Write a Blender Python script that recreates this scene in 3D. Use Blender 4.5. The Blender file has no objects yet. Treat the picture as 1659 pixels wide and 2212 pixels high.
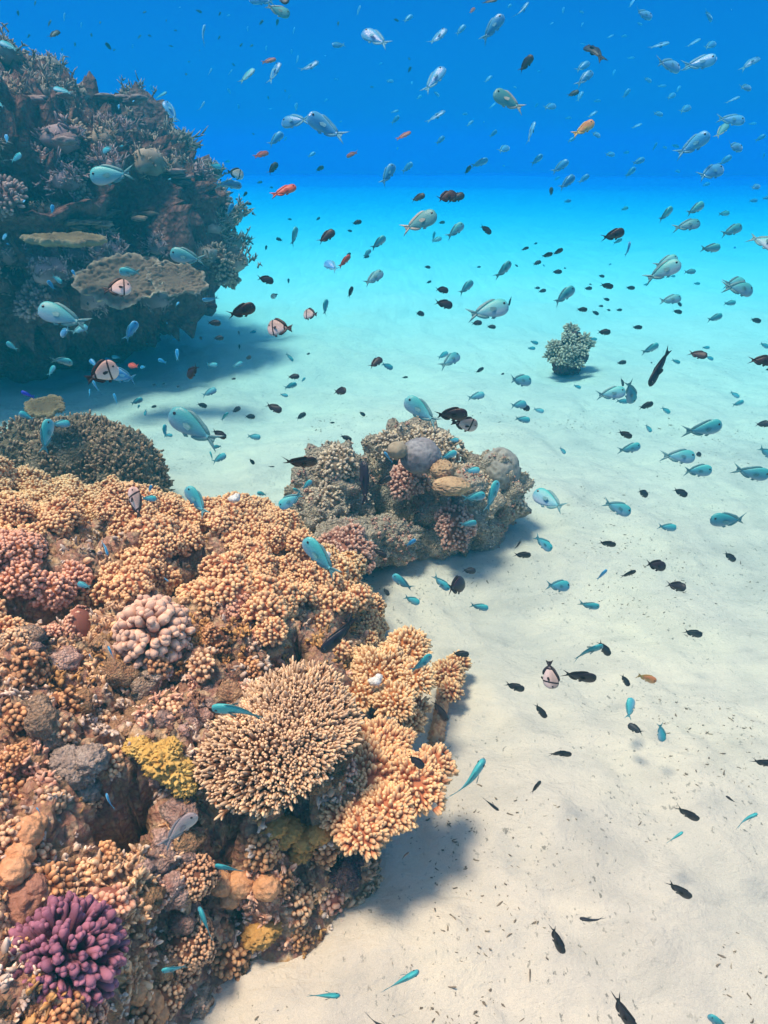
import bpy, math, random
import numpy as np
from mathutils import Vector, Matrix
from mathutils.bvhtree import BVHTree

# ---------------------------------------------------------------- camera, water light, sun, exposure
SC = bpy.context.scene
COL = SC.collection
W0, H0, FPX = 1659.0, 2212.0, 1600.0        # the photograph as it was measured, and its focal length in those pixels
PITCH = math.radians(25.9)
CAM_H = 2.0
cam_d = bpy.data.cameras.new('camera')
cam = bpy.data.objects.new('camera', cam_d)
COL.objects.link(cam)
cam.location = (0, 0, CAM_H)
cam.rotation_euler = (math.radians(90) - PITCH, 0, 0)
cam_d.sensor_fit = 'VERTICAL'
cam_d.sensor_height = 24.0
cam_d.lens = 24.0 * FPX / H0
cam_d.clip_start = 0.02
cam_d.clip_end = 1000.0
SC.camera = cam
SUN_EL, SUN_AZ = math.radians(73), math.radians(262)   # azimuth clockwise from +Y (the way the camera looks)

world = bpy.data.worlds.new('World')
SC.world = world
world.use_nodes = True
wn, wl = world.node_tree.nodes, world.node_tree.links
wn.clear()
w_out = wn.new('ShaderNodeOutputWorld')
w_bg = wn.new('ShaderNodeBackground')
w_sky = wn.new('ShaderNodeTexSky')
w_sky.sky_type = 'NISHITA'
w_sky.sun_disc = False
w_sky.sun_elevation = SUN_EL
w_sky.sun_rotation = SUN_AZ
w_mul = wn.new('ShaderNodeMix')
w_mul.data_type = 'RGBA'
w_mul.blend_type = 'MULTIPLY'
w_mul.inputs[0].default_value = 1.0
# overhead, inside the round window of the surface, daylight comes straight in; lower down only the blue of deep water arrives
w_tc = wn.new('ShaderNodeTexCoord'); w_sep = wn.new('ShaderNodeSeparateXYZ'); w_rmp = wn.new('ShaderNodeValToRGB')
wl.new(w_tc.outputs['Generated'], w_sep.inputs[0]); wl.new(w_sep.outputs[2], w_rmp.inputs[0])
w_rmp.color_ramp.elements[0].position = 0.45; w_rmp.color_ramp.elements[0].color = (0.001, 0.074, 0.178, 1)
w_rmp.color_ramp.elements[1].position = 0.70; w_rmp.color_ramp.elements[1].color = (1.0, 0.38, 0.31, 1)
wl.new(w_rmp.outputs[0], w_mul.inputs[7])
wl.new(w_sky.outputs[0], w_mul.inputs[6])
wl.new(w_mul.outputs[2], w_bg.inputs[0])
w_bg.inputs[1].default_value = 0.15
wl.new(w_bg.outputs[0], w_out.inputs[0])

sun_d = bpy.data.lights.new('sun', 'SUN')
sun_d.energy = 3.2
sun_d.angle = math.radians(13.0)     # the rippled surface spreads the sunlight
sun_d.color = (1.0, 0.345, 0.235)
sun = bpy.data.objects.new('sun', sun_d)
COL.objects.link(sun)
sd = Vector((math.sin(SUN_AZ) * math.cos(SUN_EL), math.cos(SUN_AZ) * math.cos(SUN_EL), math.sin(SUN_EL)))
sun.rotation_euler = sd.to_track_quat('Z', 'Y').to_euler()
sun.location = sd * 20

SC.view_settings.view_transform = 'Standard'
SC.view_settings.look = 'None'
SC.view_settings.exposure = 2.2
SC.view_settings.gamma = 1.0
SC.view_settings.use_curve_mapping = False
SC.render.engine = 'CYCLES'
SC.cycles.use_denoising = True
SC.cycles.max_bounces = 6
SC.cycles.diffuse_bounces = 3
SC.cycles.glossy_bounces = 2
SC.cycles.volume_bounces = 4
SC.cycles.transparent_max_bounces = 12
SC.cycles.caustics_reflective = False
SC.cycles.caustics_refractive = False

# ---------------------------------------------------------------- rays of the photograph
R3 = cam.rotation_euler.to_matrix()
CR, CU, CB = R3 @ Vector((1, 0, 0)), R3 @ Vector((0, 1, 0)), R3 @ Vector((0, 0, 1))
EYE = Vector((0, 0, CAM_H))
def ray(u, v):
    return CR * ((u - W0 / 2) / FPX) - CU * ((v - H0 / 2) / FPX) - CB
def at(u, v, depth):
    return EYE + ray(u, v) * depth
def on_plane(u, v, z=0.0):
    r = ray(u, v)
    return EYE + r * ((z - CAM_H) / r.z)
def at_y(u, v, y):
    r = ray(u, v)
    return EYE + r * (y / r.y)

# ---------------------------------------------------------------- numpy noise
_rng = np.random.RandomState(7)
_perm = np.concatenate([_rng.permutation(256)] * 3)
_grad = _rng.normal(size=(256, 3)); _grad /= np.linalg.norm(_grad, axis=1)[:, None]
def noise3(p):
    p = np.asarray(p, dtype=np.float64)
    i = np.floor(p).astype(int); f = p - i; i &= 255
    u = f * f * f * (f * (f * 6 - 15) + 10)
    res = 0
    for dx in (0, 1):
        for dy in (0, 1):
            for dz in (0, 1):
                h = _perm[_perm[_perm[i[:, 0] + dx] + i[:, 1] + dy] + i[:, 2] + dz]
                g = _grad[h]
                d = g[:, 0] * (f[:, 0] - dx) + g[:, 1] * (f[:, 1] - dy) + g[:, 2] * (f[:, 2] - dz)
                wx = u[:, 0] if dx else 1 - u[:, 0]
                wy = u[:, 1] if dy else 1 - u[:, 1]
                wz = u[:, 2] if dz else 1 - u[:, 2]
                res = res + d * wx * wy * wz
    return res * 1.6
def fbm(p, octs=4, lac=2.1, gain=0.5, ridged=False):
    p = np.asarray(p, dtype=np.float64); a, s = 1.0, 0
    for k in range(octs):
        n = noise3(p + 17.3 * k)
        s = s + a * ((1 - 2 * np.abs(n)) if ridged else n)
        p = p * lac; a *= gain
    return s
def sstep(a, b, x):
    t = np.clip((x - a) / (b - a), 0, 1)
    return t * t * (3 - 2 * t)
def norm(v):
    return v / np.maximum(np.linalg.norm(v, axis=-1, keepdims=True), 1e-9)

# ---------------------------------------------------------------- meshes out of arrays
class Geo:
    """vertices, faces (lists of equal-length index arrays) and point attributes gathered for ONE mesh"""
    def __init__(s):
        s.V, s.F, s.A, s.n = [], [], {}, 0
    def add(s, V, faces, **attrs):
        V = np.asarray(V, dtype=np.float32).reshape(-1, 3)
        if not isinstance(faces, (list, tuple)): faces = [faces]
        mi = attrs.pop('mat', 0)
        for f in faces:
            if len(f): s.F.append((np.asarray(f, dtype=np.int64) + s.n, mi))
        for k, v in attrs.items():
            s.A.setdefault(k, []).append((s.n, np.broadcast_to(np.asarray(v, dtype=np.float32), (len(V),))))
        s.V.append(V); s.n += len(V)
        return s
    def mesh(s, name, mats, smooth=True):
        me = bpy.data.meshes.new(name)
        V = np.concatenate(s.V)
        me.vertices.add(len(V)); me.vertices.foreach_set('co', V.ravel())
        li = np.concatenate([f.ravel() for f, _ in s.F])
        tot = np.concatenate([np.full(len(f), f.shape[1]) for f, _ in s.F])
        mi = np.concatenate([np.full(len(f), m) for f, m in s.F])
        me.loops.add(len(li)); me.loops.foreach_set('vertex_index', li.astype(np.int32))
        me.polygons.add(len(tot))
        me.polygons.foreach_set('loop_start', np.concatenate([[0], np.cumsum(tot)[:-1]]).astype(np.int32))
        me.polygons.foreach_set('material_index', mi.astype(np.int32))
        me.polygons.foreach_set('use_smooth', np.full(len(tot), smooth))
        for m in (mats if isinstance(mats, (list, tuple)) else [mats]): me.materials.append(m)
        for k, parts in s.A.items():
            a = me.attributes.new(k, 'FLOAT', 'POINT')
            arr = np.zeros(len(V), dtype=np.float32)
            for n0, v in parts: arr[n0:n0 + len(v)] = v
            a.data.foreach_set('value', arr)
        me.update(calc_edges=True); me.validate()
        return me
    def build(s, name, mats, parent=None, smooth=True, base=None):
        """link as one object; base = the point the object's origin is put at"""
        if base is not None:
            b = np.asarray(base, dtype=np.float32)
            s.V = [v - b for v in s.V]
        o = bpy.data.objects.new(name, s.mesh(name, mats, smooth))
        COL.objects.link(o)
        if base is not None: o.location = base
        if parent is not None:
            o.parent = parent
            if base is not None: o.location = Vector(base) - parent.location
        return o
def tag(o, label=None, cat=None, group=None, kind=None):
    if label: o['label'] = label
    if cat: o['category'] = cat
    if group: o['group'] = group
    if kind: o['kind'] = kind
    return o
def empty(name, loc):
    o = bpy.data.objects.new(name, None); COL.objects.link(o); o.location = loc
    o.empty_display_size = 0.05
    return o

_ico = {}
def ico(n):
    if n not in _ico:
        import bmesh
        bm = bmesh.new(); bmesh.ops.create_icosphere(bm, subdivisions=n, radius=1.0)
        _ico[n] = (np.array([v.co[:] for v in bm.verts]), np.array([[v.index for v in f.verts] for f in bm.faces]))
        bm.free()
    return _ico[n]
def grid_faces(nu, nv, wrap=False):
    """quads of a nu x nv vertex grid (row-major, v fastest); wrap closes v"""
    i = np.arange(nu - 1)[:, None]; j = np.arange(nv if wrap else nv - 1)[None, :]
    j2 = (j + 1) % nv
    return np.stack([i * nv + j, i * nv + j2, (i + 1) * nv + j2, (i + 1) * nv + j], -1).reshape(-1, 4)
def frames(D):
    """two unit vectors across each direction of D"""
    D = norm(D)
    ref = np.where(np.abs(D[:, 2:3]) < 0.9, np.array([[0, 0, 1.0]]), np.array([[1.0, 0, 0]]))
    X = norm(np.cross(ref, D)); Y = np.cross(D, X)
    return X, Y, D
def stalks(geo, P, D, L, R, prof, segs=7, bend=0.0, jit=0.12, flat=None, rng=None, tone=None, mat=0):
    """many little stalks: base P, direction D, length L, radius R, profile [(t, r)...] closed by a tip; attr tip 0..1 along, tone per stalk"""
    rng = rng or np.random.RandomState(3)
    n = len(P); P = np.asarray(P); L = np.broadcast_to(L, (n,)); R = np.broadcast_to(R, (n,))
    X, Y, D = frames(np.asarray(D, dtype=np.float64))
    rot = rng.rand(n) * 6.283
    c, s_ = np.cos(rot)[:, None], np.sin(rot)[:, None]
    X, Y = X * c + Y * s_, Y * c - X * s_
    bv = norm(rng.normal(size=(n, 3))) * bend
    fl = np.ones(n) if flat is None else np.broadcast_to(flat, (n,))
    rings = []
    for t, r in prof[:-1]:
        a = np.arange(segs) / segs * 6.283
        rr = (R * r)[:, None] * (1 + jit * rng.normal(size=(n, segs)))
        cen = P + D * (L * t)[:, None] + bv * (L * t * t)[:, None]
        rings.append(cen[:, None, :] + X[:, None, :] * (rr * np.cos(a))[:, :, None] + Y[:, None, :] * (rr * np.sin(a) * fl[:, None])[:, :, None])
    tip = P + D * (L * prof[-1][0])[:, None] + bv * (L * prof[-1][0] ** 2)[:, None]
    m = len(rings)
    V = np.concatenate([np.stack(rings, 1).reshape(n, m * segs, 3), tip[:, None, :]], 1)
    per = m * segs + 1
    q = grid_faces(m, segs, True)
    tri = np.array([[(m - 1) * segs + j, (m - 1) * segs + (j + 1) % segs, m * segs] for j in range(segs)])
    off = (np.arange(n) * per)[:, None, None]
    tt = np.tile(np.concatenate([np.repeat([t for t, _ in prof[:-1]], segs), [1.0]]), n)
    tn = np.repeat(rng.rand(n) if tone is None else np.broadcast_to(tone, (n,)), per)
    geo.add(V.reshape(-1, 3), [(q[None] + off).reshape(-1, 4), (tri[None] + off).reshape(-1, 3)], tip=tt, tone=tn, mat=mat)
def blob(geo, c, r, amp=0.15, freq=2.5, sub=3, seed=0, rot=0.0, ridged=False, tone=0.5, mat=0, octs=4, flat_base=None):
    V, F = ico(sub); V = V.copy()
    n = fbm(V * freq + seed * 9.7, octs, ridged=ridged)
    V = V * (1 + amp * n)[:, None] * np.asarray(r)
    if flat_base is not None: V[:, 2] = np.maximum(V[:, 2], flat_base)
    ca, sa = math.cos(rot), math.sin(rot)
    V = np.stack([V[:, 0] * ca - V[:, 1] * sa, V[:, 0] * sa + V[:, 1] * ca, V[:, 2]], 1) + np.asarray(c)
    geo.add(V, F, tone=tone, tip=np.clip(n * 0.5 + 0.5, 0, 1), mat=mat)
def vnormals(V, F):
    nn = np.zeros_like(V)
    a = np.cross(V[F[:, 2]] - V[F[:, 0]], V[F[:, 3 if F.shape[1] == 4 else 1]] - V[F[:, 1 if F.shape[1] == 4 else 0]])
    for k in range(F.shape[1]): np.add.at(nn, F[:, k], a)
    return norm(nn)
def sample_surface(V, F, n, rng, keep=None):
    """n random points on quads V,F (area weighted) with normals; keep(P) filters"""
    a, b, c, d = (V[F[:, k]] for k in range(4))
    nr = np.cross(c - a, d - b); ar = np.linalg.norm(nr, axis=1)
    k = rng.choice(len(F), n, p=ar / ar.sum())
    u, v = rng.rand(n, 1), rng.rand(n, 1)
    P = (a[k] * (1 - u) + b[k] * u) * (1 - v) + (d[k] * (1 - u) + c[k] * u) * v
    N = norm(nr[k])
    if keep is not None:
        m = keep(P); P, N = P[m], N[m]
    return P, N
def thin(P, N, dist, rng):
    """drop points closer than dist to one kept before"""
    cell, out = {}, []
    for i in range(len(P)):
        d_ = dist[i] if hasattr(dist, '__len__') else dist
        k = tuple((P[i] // d_).astype(int)); ok = True
        for dx in (-1, 0, 1):
            for dy in (-1, 0, 1):
                for dz in (-1, 0, 1):
                    for j in cell.get((k[0] + dx, k[1] + dy, k[2] + dz), ()):
                        if ((P[i] - P[j]) ** 2).sum() < d_ * d_: ok = False
        if ok:
            cell.setdefault(k, []).append(i); out.append(i)
    return P[out], N[out]

# ---------------------------------------------------------------- materials
class Mat:
    def __init__(s, name, rough=0.7, spec=0.3):
        s.m = bpy.data.materials.new(name); s.m.use_nodes = True
        s.n, s.l = s.m.node_tree.nodes, s.m.node_tree.links
        s.n.clear()
        s.out = s.n.new('ShaderNodeOutputMaterial'); s.b = s.n.new('ShaderNodeBsdfPrincipled')
        s.b.inputs['Roughness'].default_value = rough; s.b.inputs['Specular IOR Level'].default_value = spec
        s.l.new(s.b.outputs[0], s.out.inputs[0])
        s.tc = s.n.new('ShaderNodeTexCoord')
    def coord(s, which='Object', scale=None):
        if scale is None: return s.tc.outputs[which]
        mp = s.n.new('ShaderNodeMapping'); mp.inputs['Scale'].default_value = scale
        s.l.new(s.tc.outputs[which], mp.inputs[0]); return mp.outputs[0]
    def noise(s, scale, detail=4, rough=0.55, vec=None, dist=0.0):
        t = s.n.new('ShaderNodeTexNoise'); t.inputs['Scale'].default_value = scale; t.inputs['Detail'].default_value = detail
        t.inputs['Roughness'].default_value = rough; t.inputs['Distortion'].default_value = dist
        s.l.new(vec or s.coord(), t.inputs['Vector']); return t.outputs[0]
    def voro(s, scale, vec=None, feature='F1'):
        t = s.n.new('ShaderNodeTexVoronoi'); t.feature = feature; t.inputs['Scale'].default_value = scale
        s.l.new(vec or s.coord(), t.inputs['Vector']); return t.outputs[0]
    def attr(s, name):
        t = s.n.new('ShaderNodeAttribute'); t.attribute_name = name; return t.outputs['Fac']
    def rnd(s):
        return s.n.new('ShaderNodeObjectInfo').outputs['Random']
    def ramp(s, fac, stops, interp='LINEAR'):
        t = s.n.new('ShaderNodeValToRGB'); t.color_ramp.interpolation = interp
        e = t.color_ramp.elements
        while len(e) < len(stops): e.new(0.5)
        for k, (p, c) in enumerate(stops):
            e[k].position = p; e[k].color = (*c, 1) if len(c) == 3 else c
        s.l.new(fac, t.inputs[0]); return t.outputs[0]
    def mix(s, fac, a, b, mode='MIX'):
        t = s.n.new('ShaderNodeMix'); t.data_type = 'RGBA'; t.blend_type = mode
        for sock, v in ((t.inputs[0], fac), (t.inputs[6], a), (t.inputs[7], b)):
            if hasattr(v, 'is_linked'): s.l.new(v, sock)
            elif isinstance(v, (int, float)): sock.default_value = v
            else: sock.default_value = (*v, 1)
        return t.outputs[2]
    def math(s, op, a, b=0.0, c=0.0, clamp=False):
        t = s.n.new('ShaderNodeMath'); t.operation = op; t.use_clamp = clamp
        for sock, v in zip(t.inputs, (a, b, c)):
            if hasattr(v, 'is_linked'): s.l.new(v, sock)
            else: sock.default_value = v
        return t.outputs[0]
    def xyz(s, vec):
        t = s.n.new('ShaderNodeSeparateXYZ'); s.l.new(vec, t.inputs[0]); return t.outputs
    def color(s, c):
        if hasattr(c, 'is_linked'): s.l.new(c, s.b.inputs['Base Color'])
        else: s.b.inputs['Base Color'].default_value = (*c, 1)
        return s
    def bump(s, h, strength=0.5, dist=0.01):
        t = s.n.new('ShaderNodeBump'); t.inputs['Strength'].default_value = strength; t.inputs['Distance'].default_value = dist
        s.l.new(h, t.inputs['Height']); s.l.new(t.outputs[0], s.b.inputs['Normal']); return s

def m_rock(name, cols, scale=6.0, bump=1.0, bdist=0.012):
    m = Mat(name, 0.85, 0.15)
    n1 = m.noise(scale, 5, 0.65, dist=0.6); n2 = m.noise(scale * 4.3, 4, 0.6)
    f = m.math('ADD', m.math('MULTIPLY', n1, 0.62), m.math('MULTIPLY', n2, 0.38))
    k = len(cols)
    c = m.ramp(f, [(0.30 + 0.40 * i / (k - 1), cols[i]) for i in range(k)])
    v = m.voro(scale * 9)
    c = m.mix(m.math('MULTIPLY', v, 0.5, clamp=True), c, (0.08, 0.05, 0.045), 'MULTIPLY')
    t = m.attr('tone')
    c = m.mix(1.0, c, m.ramp(t, [(0, (0.7, 0.68, 0.66)), (1, (1.25, 1.2, 1.15))]), 'MULTIPLY')
    m.color(c)
    m.bump(m.math('ADD', m.noise(scale * 12, 5, 0.7), v), bump, bdist)
    return m.m
def m_coral(name, base, tip, t0=0.45, t1=0.95, var=0.25, bscale=260, patch=None):
    """branch colour that pales towards the growing tip, as the living coral does"""
    m = Mat(name, 0.75, 0.2)
    tipf = m.attr('tip')
    c = m.ramp(tipf, [(t0, base), (t1, tip)])
    n = m.noise(9.0, 3)
    c = m.mix(var, c, m.ramp(n, [(0.3, (0.55, 0.42, 0.42)), (0.7, (1.3, 1.2, 1.1))]), 'MULTIPLY')
    tn = m.attr('tone')
    c = m.mix(0.8, c, m.ramp(tn, [(0, (0.72, 0.70, 0.72)), (1, (1.22, 1.18, 1.1))]), 'MULTIPLY')
    if patch: c = m.mix(m.ramp(m.noise(5.0, 2), [(0.5, (0, 0, 0)), (0.62, (1, 1, 1))]), c, patch)
    m.color(c)
    m.bump(m.noise(bscale, 3, 0.6), 0.35, 0.003)
    return m.m
# ---------------------------------------------------------------- the setting: sand and water
def ease_axis(lo, hi, fine_lo, fine_hi, step, growth=1.09):
    a = list(np.arange(fine_lo, fine_hi, step)); s = step
    while a[-1] < hi: s *= growth; a.append(a[-1] + s)
    s, left = step, []
    x = fine_lo
    while x > lo: s *= growth; x -= s; left.append(x)
    return np.array(left[::-1] + a)
EXT = 150.0
gx = ease_axis(-EXT, EXT, -1.2, 3.2, 0.022, 1.035)
gy = ease_axis(-EXT, EXT, 0.6, 6.0, 0.022, 1.03)
GX, GY = np.meshgrid(gx, gy, indexing='ij')
def sand_z(x, y):
    x, y = np.asarray(x, dtype=float), np.asarray(y, dtype=float)
    sh = x.shape
    p = np.stack([x.ravel(), y.ravel(), np.zeros(x.size)], 1)
    q = np.stack([p[:, 0] * 0.8 + p[:, 1] * 0.45, p[:, 1] * 0.75 - p[:, 0] * 0.5, p[:, 2]], 1)
    z = 0.065 * fbm(q * np.array([0.55, 0.9, 1]), 3) + 0.030 * fbm(q * np.array([2.6, 1.5, 1]) + 5, 3) + 0.011 * (fbm(q * np.array([4.2, 2.1, 1]) + 11, 2, ridged=True) - 0.4)
    z += 0.006 * fbm(p * 9 + 3, 3) + 0.0022 * fbm(p * 40, 2)
    r = np.hypot(p[:, 0] * 0.8, p[:, 1])
    z += 0.55 * sstep(30, 80, r) * fbm(p * np.array([0.045, 0.06, 1]) + 3, 2)
    z -= 0.00022 * np.clip(r - 45, 0, 75) ** 2     # the sand slopes off into deeper water
    z -= np.clip(r - 120, 0, None) * 0.045
    return z.reshape(sh)
GZ = sand_z(GX, GY)
g = Geo()
g.add(np.stack([GX, GY, GZ], -1).reshape(-1, 3), grid_faces(len(gx), len(gy))[:, ::-1])
m = Mat('pale_coral_sand', 0.9, 0.1)
big = m.noise(1.1, 4, 0.6)
c = m.ramp(big, [(0.32, (0.64, 0.54, 0.43)), (0.5, (0.73, 0.60, 0.465)), (0.68, (0.80, 0.66, 0.485))])
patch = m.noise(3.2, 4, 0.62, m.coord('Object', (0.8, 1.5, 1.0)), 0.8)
c = m.mix(0.75, c, m.ramp(patch, [(0.30, (0.80, 0.82, 0.84)), (0.48, (0.97, 0.98, 0.99)), (0.70, (1.14, 1.12, 1.08))]), 'MULTIPLY')  # greyish patches, with dappled light on the sand painted into the colour
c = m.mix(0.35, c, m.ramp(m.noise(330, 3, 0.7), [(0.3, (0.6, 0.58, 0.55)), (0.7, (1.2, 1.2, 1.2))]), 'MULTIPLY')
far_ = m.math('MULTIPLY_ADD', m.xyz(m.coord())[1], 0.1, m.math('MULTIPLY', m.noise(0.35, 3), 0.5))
c = m.mix(m.ramp(far_, [(0.55, (0, 0, 0)), (1.45, (1, 1, 1))]) if False else m.math('MULTIPLY', m.math('SUBTRACT', far_, 0.62), 1.1, clamp=True), c, (0.86, 0.90, 0.70))     # sand painted lighter farther out, for the bright glow of the distance
# sparse dark grains and flecks, in drifts
fl = m.noise(62, 3, 0.62, m.coord('Object', (1.0, 0.62, 1.0)))
dr = m.noise(2.6, 3, 0.6)
spk = m.math('MULTIPLY', m.ramp(fl, [(0.62, (0, 0, 0)), (0.68, (1, 1, 1))]), m.ramp(dr, [(0.40, (0.1, 0.1, 0.1)), (0.58, (1, 1, 1))]))
c = m.mix(m.math('MULTIPLY', spk, 0.75), c, (0.16, 0.14, 0.11))
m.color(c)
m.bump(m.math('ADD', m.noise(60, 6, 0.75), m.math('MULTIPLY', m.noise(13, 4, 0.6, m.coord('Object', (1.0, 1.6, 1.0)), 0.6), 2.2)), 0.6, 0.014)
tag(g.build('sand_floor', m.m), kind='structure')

# the water: it takes red first, scatters blue and green; its top stays just above everything inside
HZ_TOP = 4.3
hz = Geo()
e = EXT + 6
bx = np.array([[x, y, z] for x in (-e, e) for y in (-e, e) for z in (-16.0, HZ_TOP)])
hz.add(bx, np.array([[0, 1, 3, 2], [4, 6, 7, 5], [0, 4, 5, 1], [2, 3, 7, 6], [0, 2, 6, 4], [1, 5, 7, 3]]))
hm = bpy.data.materials.new('sea_water_haze'); hm.use_nodes = True
hm.node_tree.nodes.clear()
ho = hm.node_tree.nodes.new('ShaderNodeOutputMaterial'); hv = hm.node_tree.nodes.new('ShaderNodeVolumePrincipled')
hv.inputs['Color'].default_value = (0.003, 0.069, 0.088, 1)
hv.inputs['Absorption Color'].default_value = (0.0, 0.63, 0.95, 1)
hv.inputs['Density'].default_value = 0.195
hv.inputs['Anisotropy'].default_value = 0.25
hm.node_tree.links.new(hv.outputs[0], ho.inputs['Volume'])
haze = tag(hz.build('haze', hm, smooth=False), kind='stuff')
# ---------------------------------------------------------------- near reef: rock
def seg_dist(P, poly):
    """signed distance of plan points P (n,2) to a closed polygon, positive inside"""
    poly = np.asarray(poly, float); n = len(poly); d = np.full(len(P), 1e9); ins = np.zeros(len(P), bool)
    for i in range(n):
        a, b = poly[i], poly[(i + 1) % n]
        ab = b - a; t = np.clip(((P - a) @ ab) / (ab @ ab), 0, 1)
        d = np.minimum(d, np.linalg.norm(P - (a + t[:, None] * ab), axis=1))
        cond = ((a[1] > P[:, 1]) != (b[1] > P[:, 1])) & (P[:, 0] < (b[0] - a[0]) * (P[:, 1] - a[1]) / (b[1] - a[1] + 1e-12) + a[0])
        ins ^= cond
    return np.where(ins, d, -d)
REEF = [(-3.6, 0.1), (-0.75, 0.25), (-0.56, 0.85), (-0.50, 1.12), (-0.44, 1.22), (-0.20, 1.40), (-0.06, 1.53), (-0.02, 1.75), (-0.02, 2.1),
        (-0.04, 2.45), (-0.06, 2.85), (-0.34, 3.12), (-0.9, 3.36), (-2.0, 3.6), (-3.6, 3.8)]
rx, ry = np.arange(-2.7, 0.25, 0.0105), np.arange(0.35, 3.85, 0.0115)
RX, RY = np.meshgrid(rx, ry, indexing='ij')
P2 = np.stack([RX.ravel(), RY.ravel()], 1)
P3 = np.concatenate([P2, np.zeros((len(P2), 1))], 1)
d = seg_dist(P2, REEF) + 0.07 * fbm(P3 * 3.1 + 2, 3)
hgt = 0.40 * sstep(-0.02, 0.17, d) + 0.13 * sstep(0.1, 0.6, d) + 0.19 * sstep(0.4, 1.3, d)
hgt += sstep(0.0, 0.3, d) * (0.075 * fbm(P3 * 2.6 + 9, 3) + 0.03 * fbm(P3 * 7.5, 2, ridged=True))
hgt -= sstep(0.0, 0.3, d) * (0.13 * sstep(1.6, 1.1, P2[:, 1]) * sstep(-0.9, -0.3, P2[:, 0]))      # lower rubble apron towards the viewer
def dig(u, v, z, r, deep):                                                                           # dark hollows between the colonies
    global hgt
    c = on_plane(u, v, z); q = np.hypot(P2[:, 0] - c.x, (P2[:, 1] - c.y) * 0.8) / (r * 0.72)
    hgt = hgt - 1.35 * deep * np.exp(-q ** 4 * 0.9)
HOLLOWS = [(190, 1395, .5, .12, .42), (225, 1180, .65, .10, .30), (120, 1215, .65, .09, .26), (640, 1390, .5, .07, .22), (440, 1225, .6, .12, .2),
                       (690, 1170, .5, .10, .2), (240, 1730, .5, .11, .22), (480, 1790, .35, .12, .16), (40, 1330, .7, .10, .2), (640, 1780, .3, .09, .16), (300, 1750, .4, .09, .25), (360, 1260, .6, .10, .2)]
for u, v, z, r, dp in HOLLOWS: dig(u, v, z, r, dp)
def hollow(P, f=0.62):
    m_ = np.zeros(len(P), bool)
    for u, v, z, r, dp in HOLLOWS:
        c = on_plane(u, v, z); m_ |= np.hypot(P[:, 0] - c.x, (P[:, 1] - c.y) * 0.8) < r * f
    return m_
hgt = np.maximum(hgt, -0.25) - 0.12 * sstep(-0.02, -0.12, d)
RV = np.stack([P2[:, 0], P2[:, 1], hgt], 1)
RF = grid_faces(len(rx), len(ry))[:, ::-1]
RN = vnormals(RV, RF)
w = sstep(-0.03, 0.1, d)[:, None]
RV = RV + RN * w * (0.042 * fbm(RV * 8, 3, ridged=True)[:, None] + 0.024 * fbm(RV * 21 + 4, 3, ridged=True)[:, None] - 0.03 + 0.008 * fbm(RV * 60, 2)[:, None])
keepv = d > -0.16
RF = RF[keepv[RF].all(1)]
m_reef = m_rock('encrusted_reef_rock', [(0.24, 0.085, 0.055), (0.52, 0.26, 0.13), (0.76, 0.47, 0.26), (0.58, 0.28, 0.20), (0.90, 0.65, 0.40), (0.68, 0.38, 0.16), (0.95, 0.76, 0.54)], 6.5, 1.0, 0.014)
g = Geo(); g.add(RV, RF, tone=np.clip(0.5 + 0.5 * fbm(RV * 4, 2), 0, 1), tip=0.5)
reef = empty('coral_reef', (-1.3, 1.9, 0))
tag(reef, 'broad brown rubbly reef rock rising from the sand under the orange corals', 'reef')
rock_o = g.build('rock', m_reef, reef); rock_o.location = -reef.location
RVN = vnormals(RV, RF)
def tree_of(V, F): return BVHTree.FromPolygons([Vector(v) for v in V], [tuple(int(i) for i in f) for f in F])
TREE = tree_of(RV, RF)
def hit(u, v, tree=None):
    r = ray(u, v).normalized()
    loc, nor, _, dist = (tree or TREE).ray_cast(EYE, r)
    if loc is None: return None, None
    if nor.dot(r) > 0: nor = -nor
    return np.array(loc), np.array(nor)
UP = np.array([0, 0, 1.0])

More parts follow.
